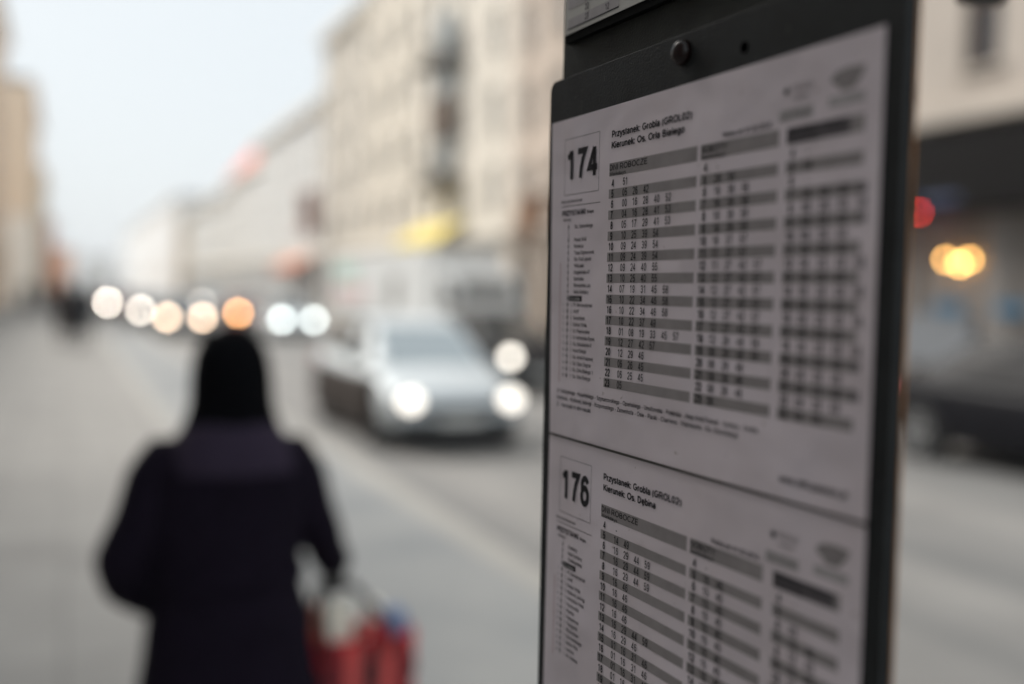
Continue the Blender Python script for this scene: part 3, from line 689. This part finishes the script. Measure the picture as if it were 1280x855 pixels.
def rrect(u0, u1, v0, v1, r, n=6, corners=(1,1,1,1)):
    out = []
    for (cx, cy, a0, on) in ((u0+r, v0+r, PI, corners[0]), (u1-r, v0+r, 1.5*PI, corners[1]), (u1-r, v1-r, 0, corners[2]), (u0+r, v1-r, .5*PI, corners[3])):
        for k in range(n+1):
            a = a0 + k*PI/2/n
            if on: out.append((cx + r*math.cos(a), cy + r*math.sin(a)))
        if not on: out.append(((u0 if cx < (u0+u1)/2 else u1), (v0 if cy < (v0+v1)/2 else v1)))
    return out
def plate(pts, y0, y1): return MB().rings([[(u/1000, y, pz(v)) for u, v in pts] for y in (y0, y1)])
LB = .003    # front of lower plate sits at local y = -LB ... paper in front of it
plate([(-9, -330), (302.5, -330), (302.5, 455), (-9, 455)], .0056, .0073).build("backing_board", MT['board2'], board, bevel=.0012)
lowp = rrect(-13.5, 303.5, -28, 448, 7)
lowp = [((u + (v-80)*.010 if (u < 20 and v > 80) else u), v) for u, v in lowp]
plate(lowp, -.0012, .0052).build("holder_plate", MT['board'], board, bevel=.0004)
MB().box(.3037, .3044, .0040, .0050, pz(446), pz(-24)).build("edge_strip", MT['rust'], board)
# post and clamps behind the board
MB().rings([[(.15+.03*math.cos(k*PI/10), .046+.03*math.sin(k*PI/10), z) for k in range(20)] for z in (0, ZT+.75)]).build("post", mat("olive_grey_post", (.16, .15, .11), .55, metal=.2, var=.2), board, smooth=True)
for z in (pz(-200), pz(380)):
    MB().box(.10, .20, .0075, .0165, z-.02, z+.02).build("clamp", MT['iron'], board)
MB().rings([[(.312+.0001*0+.006*r*math.cos(k*PI/8), .022, pz(-13)+.006*r*math.sin(k*PI/8)) for k in range(16)] for r in (1,)]+[[(.316+.006*math.cos(k*PI/8), .035, pz(-13)+.006*math.sin(k*PI/8)) for k in range(16)]]).build("bracket_stud", MT['iron'], board)
# bolt with domed glossy head, washer, and an empty screw hole
def dome(u, v, r, y, hgt, name, m):
    MB().rings([[(u/1000 + r*f*math.cos(k*PI/12), y - hgt*g, pz(v) + r*f*math.sin(k*PI/12)) for k in range(24)] for f, g in ((1,0),(.98,.3),(.86,.65),(.62,.88),(.3,.98),(.05,1))]).build(name, m, board, smooth=True)
dome(144.6, -17.5, .0072, -.0013, .0062, "bolt_head", mat("dark_glossy_bolt", (.012, .0045, .004), .26, spec=.35))
dome(197.5, -9.8, .0030, -.0013, .0004, "screw_hole", mat("hole_black", (.002, .002, .002), 1, spec=0))
SCR = mat('scratched_paint', (.11, .11, .10), .7)
for (u, v, w, h_) in ((31.5, -9, .35, 8), (22, -13, 2.2, .4), (90, -22, 1.4, .35), (230, -14, .4, 5), (262, -6, 3, .35), (60, -20, .3, 3), (118, -25.6, 1.1, .5), (171, -26.4, .7, .4), (44, -26.8, .8, .4), (206, -3, 2.6, .25), (283, -20, .35, 4), (8, -6, 1.2, .3)):
    plate([(u, v), (u+w, v), (u+w, v+h_), (u, v+h_)], -.00135, -.00125).build('scratch', SCR, board)
# sheets
YP = -.0016
def sheet_mesh(name, v0, v1, u0=-.8, u1=292.4):
    us = [u0 + (u1-u0)*i/24 for i in range(25)]; vv = [v0 + (v1-v0)*i/20 for i in range(21)]
    b = MB(); n = len(us)
    b.v = [(skew(u, v)/1000, YP - .0, pz(v)) for v in vv for u in us]
    b.f = [(j*n+i, j*n+i+1, (j+1)*n+i+1, (j+1)*n+i) for j in range(20) for i in range(24)]
    o = b.build(name, PAPER, board)
    s = o.modifiers.new("thick", 'SOLIDIFY'); s.thickness = .0002; s.offset = 0
    return o
s1 = sheet_mesh("timetable_sheet", 0, 210.2); s1["label"] = "printed timetable sheet headed 174"
s2 = sheet_mesh("timetable_sheet", 210.9, 420); s2["label"] = "printed timetable sheet headed 176"
plate([(-1, 209.6), (292.6, 209.6), (292.6, 210.9), (-1, 210.9)], -.0026, -.0013).build("sheet_edge_shadow_gap", MT['iron'], board).name = "shadow_gap_strip"  # dark strip drawn as the shadow gap between the two sheets

# ---- print
TEXTS = []
def T(sheet, layer, s, u, v, cap, width=None, align='L', bold=0.0, m=INK, sx=.83):
    TEXTS.append(dict(sheet=sheet, layer=layer, s=s, u=u, v=v, cap=cap, width=width, align=align, bold=bold, m=m, sx=sx))
PRINT = {}
def R(sheet, layer, u0, u1, v0, v1, m, y=-.00012):
    PRINT.setdefault((sheet.name, layer), (sheet, m, MB()))[2].poly([(skew(u, v)/1000, YP + y - .0001, pz(v)) for u, v in ((u0,v0),(u1,v0),(u1,v1),(u0,v1))])
def frame_lines(sheet, layer, u0, u1, v0, v1, w, m):
    R(sheet, layer, u0, u1, v0, v0+w, m); R(sheet, layer, u0, u1, v1-w, v1, m)
    R(sheet, layer, u0, u0+w, v0+w, v1-w, m); R(sheet, layer, u1-w, u1, v0+w, v1-w, m)
def timetable(S, V0, du, number, dest, cols, stops, here, notes, PZ):
    # line number box
    frame_lines(S, "number_box", 16.3+du*0, 58, V0+13.4, V0+50.3, .28, INK)
    T(S, "line_number", number, 20.0, V0+40.3, 18.6, 36.0, bold=.022)
    T(S, "heading", "Przystanek: Grobla (GROL02)", 72+du, V0+19.3, 3.9, 83.5, bold=.018)
    T(S, "heading", "Kierunek: Os. " + dest, 72+du, V0+26.0, 3.9, {'Orła Białego': 77.0, 'Dębina': 58.5}[dest], bold=.018)
    T(S, "route_list", "linia autobusowa", 13, V0+55.3, 2.0, 26)
    R(S, "route_list_rule", 13, 60.5, V0+57.4, V0+57.75, INK)
    T(S, "route_list", "PRZYSTANKI", 14.5, V0+63.8, 3.3, 29, bold=.02)
    T(S, "route_list", "Stops", 45.5, V0+63.6, 2.0, 8, bold=.02)
    T(S, "route_list", "minuty", 16, V0+67.4, 2.0, 10)
    n = len(stops)
    for i, s in enumerate(stops):
        v = V0 + 71.4 + i*PZ
        if s:
            if i == here:
                R(S, "current_stop_bar", 24, 40.5, v-1.6, v+1.9, INK)
                T(S, "current_stop", s, 26, v+1.2, 2.2, 12.5, m=WHITEINK)
            else:
                T(S, "route_list", s, 30.5, v+1.15, 2.35, min(29, 1.25*len(s)+3.5), bold=.012)
            big = 1.0 if i >= here else .72
            R(S, "route_line", 22.4-big*.75, 22.4+big*.75, v-big, v+big, INK, -.00016)
            if i > here:
                T(S, "route_list", str((i-here)*2-1), 17, v+1.0, 2.0); R(S, "route_line", 26.9, 27.3, v-1.6, v+1.6, BAND)
        R(S, "route_line", 22.2, 22.6, v-PZ*.5, v+PZ*.5, BAND_D)
    R(S, "zone_line", 12.0, 12.55, V0+71.4+PZ*5.5, V0+71.4+PZ*(n+.3), REDINK)
    # tables
    heads = [("DNI ROBOCZE", "Workdays", 69.8, 161.2, 42), ("SOBOTY", "Saturdays", 164.4, 227.2, 22), ("NIEDZIELE I ŚWIĘTA", "Sundays and holidays", 232.6, 282.4, 40)]
    for ci, (h1, h2, u0, u1, wd) in enumerate(heads):
        u0 += du; u1 += du - (0 if V0 == 0 else 2.5*ci)
        if ci == 2:
            R(S, "header_band_dark", u0, u0+41.5, V0+34.9, V0+42.6, BAND_D); R(S, "header_band", u0+41.5, u1, V0+34.9, V0+42.6, BAND_L)
        else:
            R(S, "header_band", u0, u1, V0+34.8, V0+42.8, BAND)
        T(S, "table_heading", h1, u0+.6, V0+39.3, 3.5, min(wd, u1-u0-2), bold=.012)
        T(S, "table_heading", h2, u0+.6, V0+42.6, 2.1, 19 if ci == 0 else 21, bold=.012)
        hu = u0 + 4.6; mu = u0 + (18.9 if ci == 0 else 15.4)
        for k, hr in enumerate(range(4, 24)):
            vb = V0 + 44.25 + k*6.43
            if k % 2: R(S, "row_band", u0, u1, vb+.05, vb+5.75, BAND if ci < 2 else BAND)
            T(S, "hours", str(hr), hu, vb+5.1, 4.45, align='C', bold=.02)
            for j, mm in enumerate(cols[ci][k].split()):
                T(S, "minutes", mm, mu + j*11.6, vb+5.1, 4.45, align='C', bold=.004)
    # logos and small print
    T(S, "small_print", "Ważny od: 01.02.2016", 183+du, V0+32.9, 2.3, 38.5, bold=.02)
    star = [(231.5+du + (2.6 if k % 2 == 0 else 1.2)*math.sin(k*PI/5), V0+17.8 - (2.6 if k % 2 == 0 else 1.2)*math.cos(k*PI/5)) for k in range(10)]
    PRINT.setdefault((S.name, "star_mark"), (S, INK, MB()))[2].poly([(u/1000, YP-.0003, pz(v)) for u, v in star])
    T(S, "operator_name", "POZNAŃ", 235.5+du, V0+18.6, 3.0, 14, m=BAND); T(S, "operator_name", "miasto", 236+du, V0+22.4, 2.2, 11, m=BAND_L)
    R(S, "operator_panel", 226.5+du, 250+du, V0+26.2, V0+31.6, BAND_L)
    T(S, "operator_name", "ZTM", 229+du, V0+30.6, 3.4, 18, m=BAND)
    cx, cy = 271+du, V0+18.5
    em = [(cx-10, cy-1.5), (cx-6, cy-4.2), (cx+2, cy-5.0), (cx+11, cy-4.4), (cx+10, cy-1), (cx+6.5, cy+2.6), (cx+4.5, cy+4.6), (cx-3.5, cy+4.8), (cx-5.5, cy+2.2), (cx-8.8, cy+.9)]
    PRINT.setdefault((S.name, "emblem"), (S, BAND, MB()))[2].poly([(u/1000, YP-.0003, pz(v)) for u, v in em])
    R(S, "emblem_caption", 260+du, 282+du, V0+25.2, V0+29.6, BAND_L)
    for i, (s, w) in enumerate(notes):
        T(S, "notes", s, 10, V0+181 + i*4.55, 2.6, w, bold=.012)
    T(S, "web_address", "www.ztm.poznan.pl", 236+du, V0+201.6, 3.2, 45, bold=.022)

c1 = ["51","05 26 42","00 16 28 40 52","04 16 28 41 53","05 17 29 41 53","10 25 39 54","09 24 39 54","09 24 39 54","09 24 40 55","10 25 40 55","07 19 31 45 58","10 22 34 46 58","10 22 34 46 58","10 22 37 49","01 08 19 33 45 57","12 27 42 57","12 29 46","06 26 45","06 25 45","05"]
c2 = ["-","28 58","18 38 58","18 38 58","18 38 58","18 38 58","18 37 57","17 37 57","11 27 42 57","12 27 42 57","12 27 42 57","12 27 42 57","12 27 42 57","12 27 42 57","12 28 48 08","08 28 48 58","08 28 48","08 28 48","08 28 48","08"]
c3 = ["-","28","-","28 58 28 58","08 28 48 58","08 28 48 58","08 28 48","08 28 48","08 28 48 58","08 28 48","08 28 48 58","08 28 48","08 28 48 58","08 28 48","08 28 48 58","08 28 48 58","08 28 48","08 28 48 58","08 28 48","08 28"]
stops1 = ["Os. Sobieskiego","","Pasaż SAM","Kmieca","Trasa Szymanowsk.","Os. Pod Lipami","Wilczak","Mogileńska 47","Serbska","Słowiańska Las","Mały Garbary","Grobla","Pl. Bernardyński","AWF","Serafitek","Dolna Wilda","Ul. Piastowska","Ul. Hetmańska Rynek","Os. Bohaterów II","Nowe Rataje","Os. Armii Krajowej","Os. Stare Żegrze","Os. Orła Białego 1","Os. Orła Białego"]
notes1 = [("Ul. Sobieskiego - Kurpińskiego - Szymanowskiego - Opieńskiego - Umultowska - Połabska - Aleja Armii Poznań - Garbary - Grobla", 209), ("Mostowa - Królowej Jadwigi - Krzywoustego - Zamenhofa - Osie - Piaski - Chartowo - Wiatraczna - Os. Orła Białego", 194), ("2 - kursuje w dni nauki", 45)]
timetable(s1, 0, 0, "174", "Orła Białego", (c1, c2, c3), stops1, 11, notes1, 4.235)
g1 = ["-","14 49","16 29 44 59","16 29 44 59","16 29 44 59","16 46","16 46","16 46","16 46","16 29 44 59","16 29 46","01 16 31 46","01 16 31 46","01 16 31 46","01 16 31 46","01 16 31","16 46","16 46","16 46","10"]
g2 = ["-","15 45","15 45","15 45","15 45","15 45","15 45","15 45","15 45","15 45","15 45","15 45","15 45","15 45","15 45","15 45","15 45","15 45","15","10"]
g3 = ["-","-","45","15 45","15 45","15 45","15 45","15 45","15 45","15 45","15 45","15 45","15 45","15 45","15 45","15 45","15 45","15 45","15","10"]
stops2 = ["Garbary","Małe Garbary","Wielkopolska","Grobla","Pl. Bernardyński","AWF","Dolna Wilda","Królowej Jadwigi","Hetmańska Wilda","Piastowska","Rolna","Pamiątkowa","Traugutta","Bluszczowa","Dzierżyńskiego","Dębiec PKM","Łozowa","Os. Dębina"]
timetable(s2, 210, 1.6, "176", "Dębina", (g1, g2, g3), stops2, 3, notes1[:2], 4.235)

# lettering is drawn as grotesque strokes
def arc(cx, cy, rx, ry, a0, a1, n=14):
    return [(cx+rx*math.cos(math.radians(a0+(a1-a0)*i/n)), cy+ry*math.sin(math.radians(a0+(a1-a0)*i/n))) for i in range(n+1)]
FIG = {
 '0': [(arc(.35,.5,.245,.44,90,450,22)[:-1], 1)],
 '1': [([(.42,0),(.42,1.0)], 0), ([(.13,.76),(.28,.84),(.385,.955)], 0)],
 '2': [(arc(.35,.69,.25,.25,172,-28,12)+[(.42,.38),(.20,.20),(.095,.06)], 0), ([(.05,.06),(.63,.06)], 0)],
 '3': [(arc(.33,.725,.215,.215,165,-90,12)+[(.27,.51)], 0), (arc(.33,.285,.255,.225,90,-165,12), 0)],
 '4': [([(.46,0),(.46,.97)], 0), ([(.44,.95),(.08,.29),(.645,.29)], 0)],
 '5': [([(.585,.93),(.19,.93),(.125,.49)]+arc(.335,.325,.255,.265,132,-160,14), 0)],
 '6': [(arc(.365,.66,.235,.275,28,170,10)+arc(.35,.33,.245,.27,165,-195,20), 0)],
 '7': [([(.07,.93),(.61,.93),(.43,.64),(.31,.32),(.27,0)], 0)],
 '8': [(arc(.35,.725,.205,.21,90,450,16)[:-1], 1), (arc(.35,.285,.25,.225,90,450,18)[:-1], 1)],
 '9': [(arc(.335,.34,.235,.275,208,350,10)+arc(.35,.67,.245,.27,-15,345,20), 0)],
 '-': [([(.16,.34),(.46,.34)], 0)]}
def o_(cx, cy, rx, ry, n=18): return (arc(cx, cy, rx, ry, 90, 450, n)[:-1], 1)
def l_(*p): return (list(p), 0)
BOWL_R = o_(.34, .365, .235, .31); BOWL_L = o_(.32, .365, .235, .31); STEM = l_((.11,0),(.11,1))
FIG.update({
 'a': [([(.10,.54)]+arc(.31,.50,.21,.18,155,0,9)+[(.52,.06),(.56,0)], 0), ([(.52,.42),(.28,.385)]+arc(.27,.215,.185,.165,95,270,9)+[(.40,.08),(.52,.22)], 0)],
 'b': [STEM, BOWL_R], 'c': [(arc(.34,.365,.245,.31,42,318,16), 0)], 'd': [l_((.55,0),(.55,1)), BOWL_L],
 'e': [([(.10,.375),(.575,.375)]+arc(.335,.365,.24,.31,3,322,18), 0)],
 'f': [([(.19,0),(.19,.79)]+arc(.34,.79,.15,.15,180,80,6), 0), l_((.03,.67),(.37,.67))],
 'g': [BOWL_L, ([(.55,.72),(.55,-.03)]+arc(.325,-.03,.225,.20,0,-155,10), 0)],
 'h': [STEM, ([(.11,.42)]+arc(.32,.45,.21,.22,180,0,10)+[(.53,0)], 0)],
 'i': [l_((.12,0),(.12,.73)), l_((.12,.88),(.12,1.0))], 'j': [([(.14,.73),(.14,-.1)]+arc(.04,-.1,.10,.13,0,-80,4), 0), l_((.14,.88),(.14,1.0))],
 'k': [STEM, l_((.50,.73),(.13,.30)), l_((.26,.45),(.53,0))], 'l': [l_((.12,0),(.12,1))],
 'm': [l_((.11,0),(.11,.73)), ([(.11,.45)]+arc(.29,.48,.18,.19,180,0,8)+[(.47,0)], 0), ([(.47,.45)]+arc(.65,.48,.18,.19,180,0,8)+[(.83,0)], 0)],
 'n': [l_((.11,0),(.11,.73)), ([(.11,.42)]+arc(.32,.45,.21,.22,180,0,10)+[(.53,0)], 0)], 'o': [o_(.35, .365, .255, .31)],
 'p': [l_((.11,-.27),(.11,.73)), BOWL_R], 'r': [l_((.11,0),(.11,.73)), ([(.11,.42)]+arc(.29,.45,.18,.22,180,75,6), 0)],
 's': [(arc(.30,.53,.20,.145,22,262,10)+arc(.31,.205,.215,.15,84,-158,11), 0)],
 't': [([(.18,.94),(.18,.17)]+arc(.29,.17,.11,.115,180,285,5), 0), l_((.03,.67),(.33,.67))],
 'u': [([(.11,.73),(.11,.28)]+arc(.32,.28,.21,.22,180,360,10), 0), l_((.53,0),(.53,.73))], 'v': [l_((.05,.73),(.31,.03),(.57,.73))],
 'w': [l_((.05,.73),(.24,.04),(.43,.68),(.62,.04),(.81,.73))], 'y': [l_((.05,.73),(.31,.05)), l_((.57,.73),(.28,-.16),(.20,-.22),(.08,-.21))],
 'z': [l_((.07,.67),(.52,.67),(.07,.06),(.55,.06))],
 'A': [l_((.04,0),(.42,.98),(.80,0)), l_((.17,.33),(.67,.33))], 'B': [l_((.12,.06),(.12,.94)), ([(.12,.94),(.42,.94)]+arc(.42,.735,.20,.205,90,-90,8)+[(.12,.53)], 0), ([(.42,.53)]+arc(.44,.295,.24,.235,90,-90,8)+[(.12,.06)], 0)],
 'C': [(arc(.47,.5,.37,.44,42,318,18), 0)], 'D': [([(.13,.06),(.13,.94),(.38,.94)]+arc(.38,.5,.38,.44,90,-90,12)+[(.13,.06)], 0)],
 'E': [l_((.68,.94),(.13,.94),(.13,.06),(.70,.06)), l_((.13,.52),(.64,.52))], 'F': [l_((.64,.94),(.13,.94),(.13,0)), l_((.13,.50),(.58,.50))],
 'G': [(arc(.48,.5,.38,.44,45,330,18)+[(.86,.46),(.52,.46)], 0)], 'H': [l_((.12,0),(.12,1)), l_((.74,0),(.74,1)), l_((.12,.53),(.74,.53))],
 'I': [l_((.14,0),(.14,1))], 'J': [([(.50,1),(.50,.30)]+arc(.29,.30,.21,.24,0,-180,9), 0)], 'K': [l_((.12,0),(.12,1)), l_((.74,.98),(.13,.36)), l_((.34,.58),(.78,0))],
 'L': [l_((.13,1),(.13,.06),(.62,.06))], 'M': [l_((.12,0),(.12,.96),(.48,.08),(.84,.96),(.84,0))], 'N': [l_((.12,0),(.12,.96),(.74,.04),(.74,1))],
 'O': [o_(.50, .5, .40, .44, 22)], 'P': [([(.12,0),(.12,.94),(.42,.94)]+arc(.42,.68,.24,.26,90,-90,9)+[(.12,.42)], 0)],
 'R': [([(.12,0),(.12,.94),(.45,.94)]+arc(.45,.69,.23,.25,90,-90,9)+[(.12,.44)], 0), l_((.42,.44),(.58,.28),(.78,0))],
 'S': [(arc(.41,.725,.27,.215,22,258,11)+arc(.42,.285,.30,.225,82,-160,12), 0)], 'T': [l_((.04,.94),(.72,.94)), l_((.38,0),(.38,.94))],
 'U': [([(.12,1),(.12,.35)]+arc(.43,.35,.31,.29,180,360,12)+[(.74,1)], 0)], 'W': [l_((.04,1),(.28,.04),(.54,.94),(.80,.04),(1.04,1))],
 'Y': [l_((.04,1),(.40,.45),(.76,1)), l_((.40,0),(.40,.45))], 'Z': [l_((.09,.94),(.66,.94),(.07,.06),(.70,.06))],
 '.': [l_((.12,0),(.12,.13))], ':': [l_((.12,0),(.12,.13)), l_((.12,.56),(.12,.69))], ',': [l_((.14,.12),(.14,0),(.07,-.14))], ' ': [],
 '(': [(arc(.46,.37,.34,.72,135,225,8), 0)], ')': [(arc(-.06,.37,.34,.72,45,-45,8), 0)]})
ADV = dict(zip('abcdefghijklmnopqrstuvwxyz', (.70,.68,.62,.68,.68,.39,.68,.66,.25,.28,.58,.25,.95,.66,.70,.68,.68,.42,.60,.39,.66,.62,.86,.58,.62,.60)))
ADV.update(dict(zip('ABCDEFGHIJKLMNOPRSTUWYZ', (.86,.84,.90,.90,.80,.74,.98,.88,.30,.64,.82,.70,.98,.88,1.0,.80,.86,.82,.78,.88,1.10,.82,.78))))
ADV.update({'.': .32, ':': .34, ',': .32, ' ': .34, '-': .60, '(': .36, ')': .36})
for ch, base, extra in (('ą','a',l_((.52,0),(.44,-.14),(.56,-.2))), ('ę','e',l_((.42,.06),(.34,-.12),(.46,-.2))), ('ł','l',l_((.0,.42),(.24,.60))), ('ń','n',l_((.27,.82),(.42,1.0))), ('ó','o',l_((.30,.82),(.45,1.0))),
                        ('ś','s',l_((.26,.82),(.41,1.0))), ('ż','z',l_((.30,.86),(.30,.98))), ('ź','z',l_((.26,.82),(.41,1.0))), ('Ś','S',l_((.38,1.06),(.54,1.22))), ('Ą','A',l_((.76,0),(.68,-.14),(.8,-.2))), ('Ń','N',l_((.40,1.06),(.56,1.22))), ('Ż','Z',l_((.38,1.08),(.38,1.2))), ('Ę','E',l_((.62,.06),(.54,-.12),(.68,-.2))), ('Ł','L',l_((.0,.36),(.32,.58)))):
    FIG[ch] = FIG[base] + [extra]; ADV[ch] = ADV[base]
def figures(s, t):
    vs_, fs_ = [], []; pens = [0.0]
    for ch in s: pens.append(pens[-1] + ADV.get(ch, .75) + (.05 if ch != ' ' else 0))
    for ci, ch in enumerate(s):
        pen = pens[ci]
        for pts, closed in FIG[ch]:
            n = len(pts); b = len(vs_)
            for i, (x, y) in enumerate(pts):
                p0 = Vector(pts[(i-1) % n] if closed or i else pts[0]); p1 = Vector(pts[(i+1) % n] if closed or i < n-1 else pts[-1]); p = Vector((x, y))
                d0 = (p-p0).normalized() if (p-p0).length > 1e-6 else (p1-p).normalized()
                d1 = (p1-p).normalized() if (p1-p).length > 1e-6 else d0
                dd = (d0+d1).normalized() if (d0+d1).length > 1e-6 else d0
                nn = Vector((-dd.y, dd.x)); k = t/max(.45, nn.dot(Vector((-d1.y, d1.x))))
                for sg in (1, -1): vs_.append(((x+nn.x*k*sg+pen)*.69, (y+nn.y*k*sg)*.69, 0))
            for i in range(n if closed else n-1):
                j = (i+1) % n; fs_.append((b+2*i, b+2*i+1, b+2*j+1, b+2*j))
    return vs_, fs_, min(v[0] for v in vs_), max(v[0] for v in vs_)

# draw every string once, then lay the copies out on the sheets
geo = {}
for t in TEXTS:
    k = (t['s'], t['bold'])
    if k not in geo: geo[k] = figures(k[0], .106 if k[1] > .021 else .108 if k[1] > .015 else .078 if k[1] > .01 else .072)
for t in TEXTS:
    vs_, fs_, x0, x1 = geo[(t['s'], t['bold'])]
    sc = t['cap']/.69; sx = sc*t['sx']
    if t['width']: sx = t['width']/(x1-x0)
    off = {'L': -x0, 'C': -(x0+x1)/2, 'R': -x1}[t['align']]
    sh, m_, mb = PRINT.setdefault((t['sheet'].name, t['layer']), (t['sheet'], t['m'], MB()))
    b = len(mb.v)
    for x, y, _ in vs_:
        u = t['u'] + (x+off)*sx; v = t['v'] - y*sc
        mb.v.append((skew(u, v)/1000, YP-.0005, pz(v)))
    mb.f += [tuple(b+i for i in f) for f in fs_]
for (sn, layer), (sh, m_, mb) in PRINT.items():
    me = bpy.data.meshes.new(layer); me.from_pydata(mb.v, [], mb.f); me.update(); me.materials.append(m_)
    link(layer, me, sh)["kind"] = "stuff"

# upper case with the lower end of another timetable
UP = mat("upper_sheet_paper", (.58, .565, .53), .5, var=.06, scale=9)
plate([(2.2, -330), (286, -330), (286, -51.5), (2.2, -51.5)], .001, .0055).build("sheet_carrier_shadow_gap", mat("carrier_shadow_black", (.004, .004, .004), .9, spec=.1), board)  # black margin below the sheet paints in its shadow gap
us = plate([(3.0, -330), (285, -330), (285, -56.8), (3.0, -56.8)], .0004, .0008).build("timetable_sheet", UP, board)
us["label"] = "upper timetable sheet of which only the bottom rows show"
ub_ = MB()
for k in range(12):
    v1 = -60.2 - k*12.4; ub_.poly([(u/1000, .0002, pz(v)) for u, v in ((7, v1-6.2), (72, v1-6.2), (72, v1), (7, v1))])
ub_.build("row_band", BAND_L, us)
ln = MB(); ln.poly([(u/1000, .0001, pz(v)) for u, v in ((7, -60.2), (72, -60.2), (72, -59.3), (7, -59.3))]); ln.build("rule", INK, us)
nb = MB()
def put(s_, u0, v0, cap, mb, bold=.02):
    if (s_, bold) not in geo: return
    vs_, fs_, x0, x1 = geo[(s_, bold)]; b = len(mb.v); sc = cap/.69
    for x, y, _ in vs_: mb.v.append(((u0+(x-x0)*sc*.83)/1000, .0, pz(v0-y*sc)))
    mb.f += [tuple(b+i for i in f) for f in fs_]
for k in range(10):
    for j, u0 in enumerate((30, 56)): put(str(23-k) if j == 0 else str(12+k), u0, -61.4-k*6.2, 3.9, nb)
me = bpy.data.meshes.new("hours"); me.from_pydata(nb.v, [], nb.f); me.update(); me.materials.append(BAND_D); link("hours", me, us)

# ------------------------------------------------------------------ air
hz_m = bpy.data.materials.new("haze_air"); hz_m.use_nodes = True
hn = hz_m.node_tree; hn.nodes.clear()
pv = hn.nodes.new("ShaderNodeVolumePrincipled"); pv.inputs["Density"].default_value = HAZE
pv.inputs["Color"].default_value = (.97, .98, 1.0, 1); pv.inputs["Anisotropy"].default_value = 0.2
ho = hn.nodes.new("ShaderNodeOutputMaterial"); hn.links.new(pv.outputs[0], ho.inputs["Volume"])
hb = MB().box(-620, 720, -220, 1520, -1.2, 26).build("haze", hz_m); hb["kind"] = "stuff"
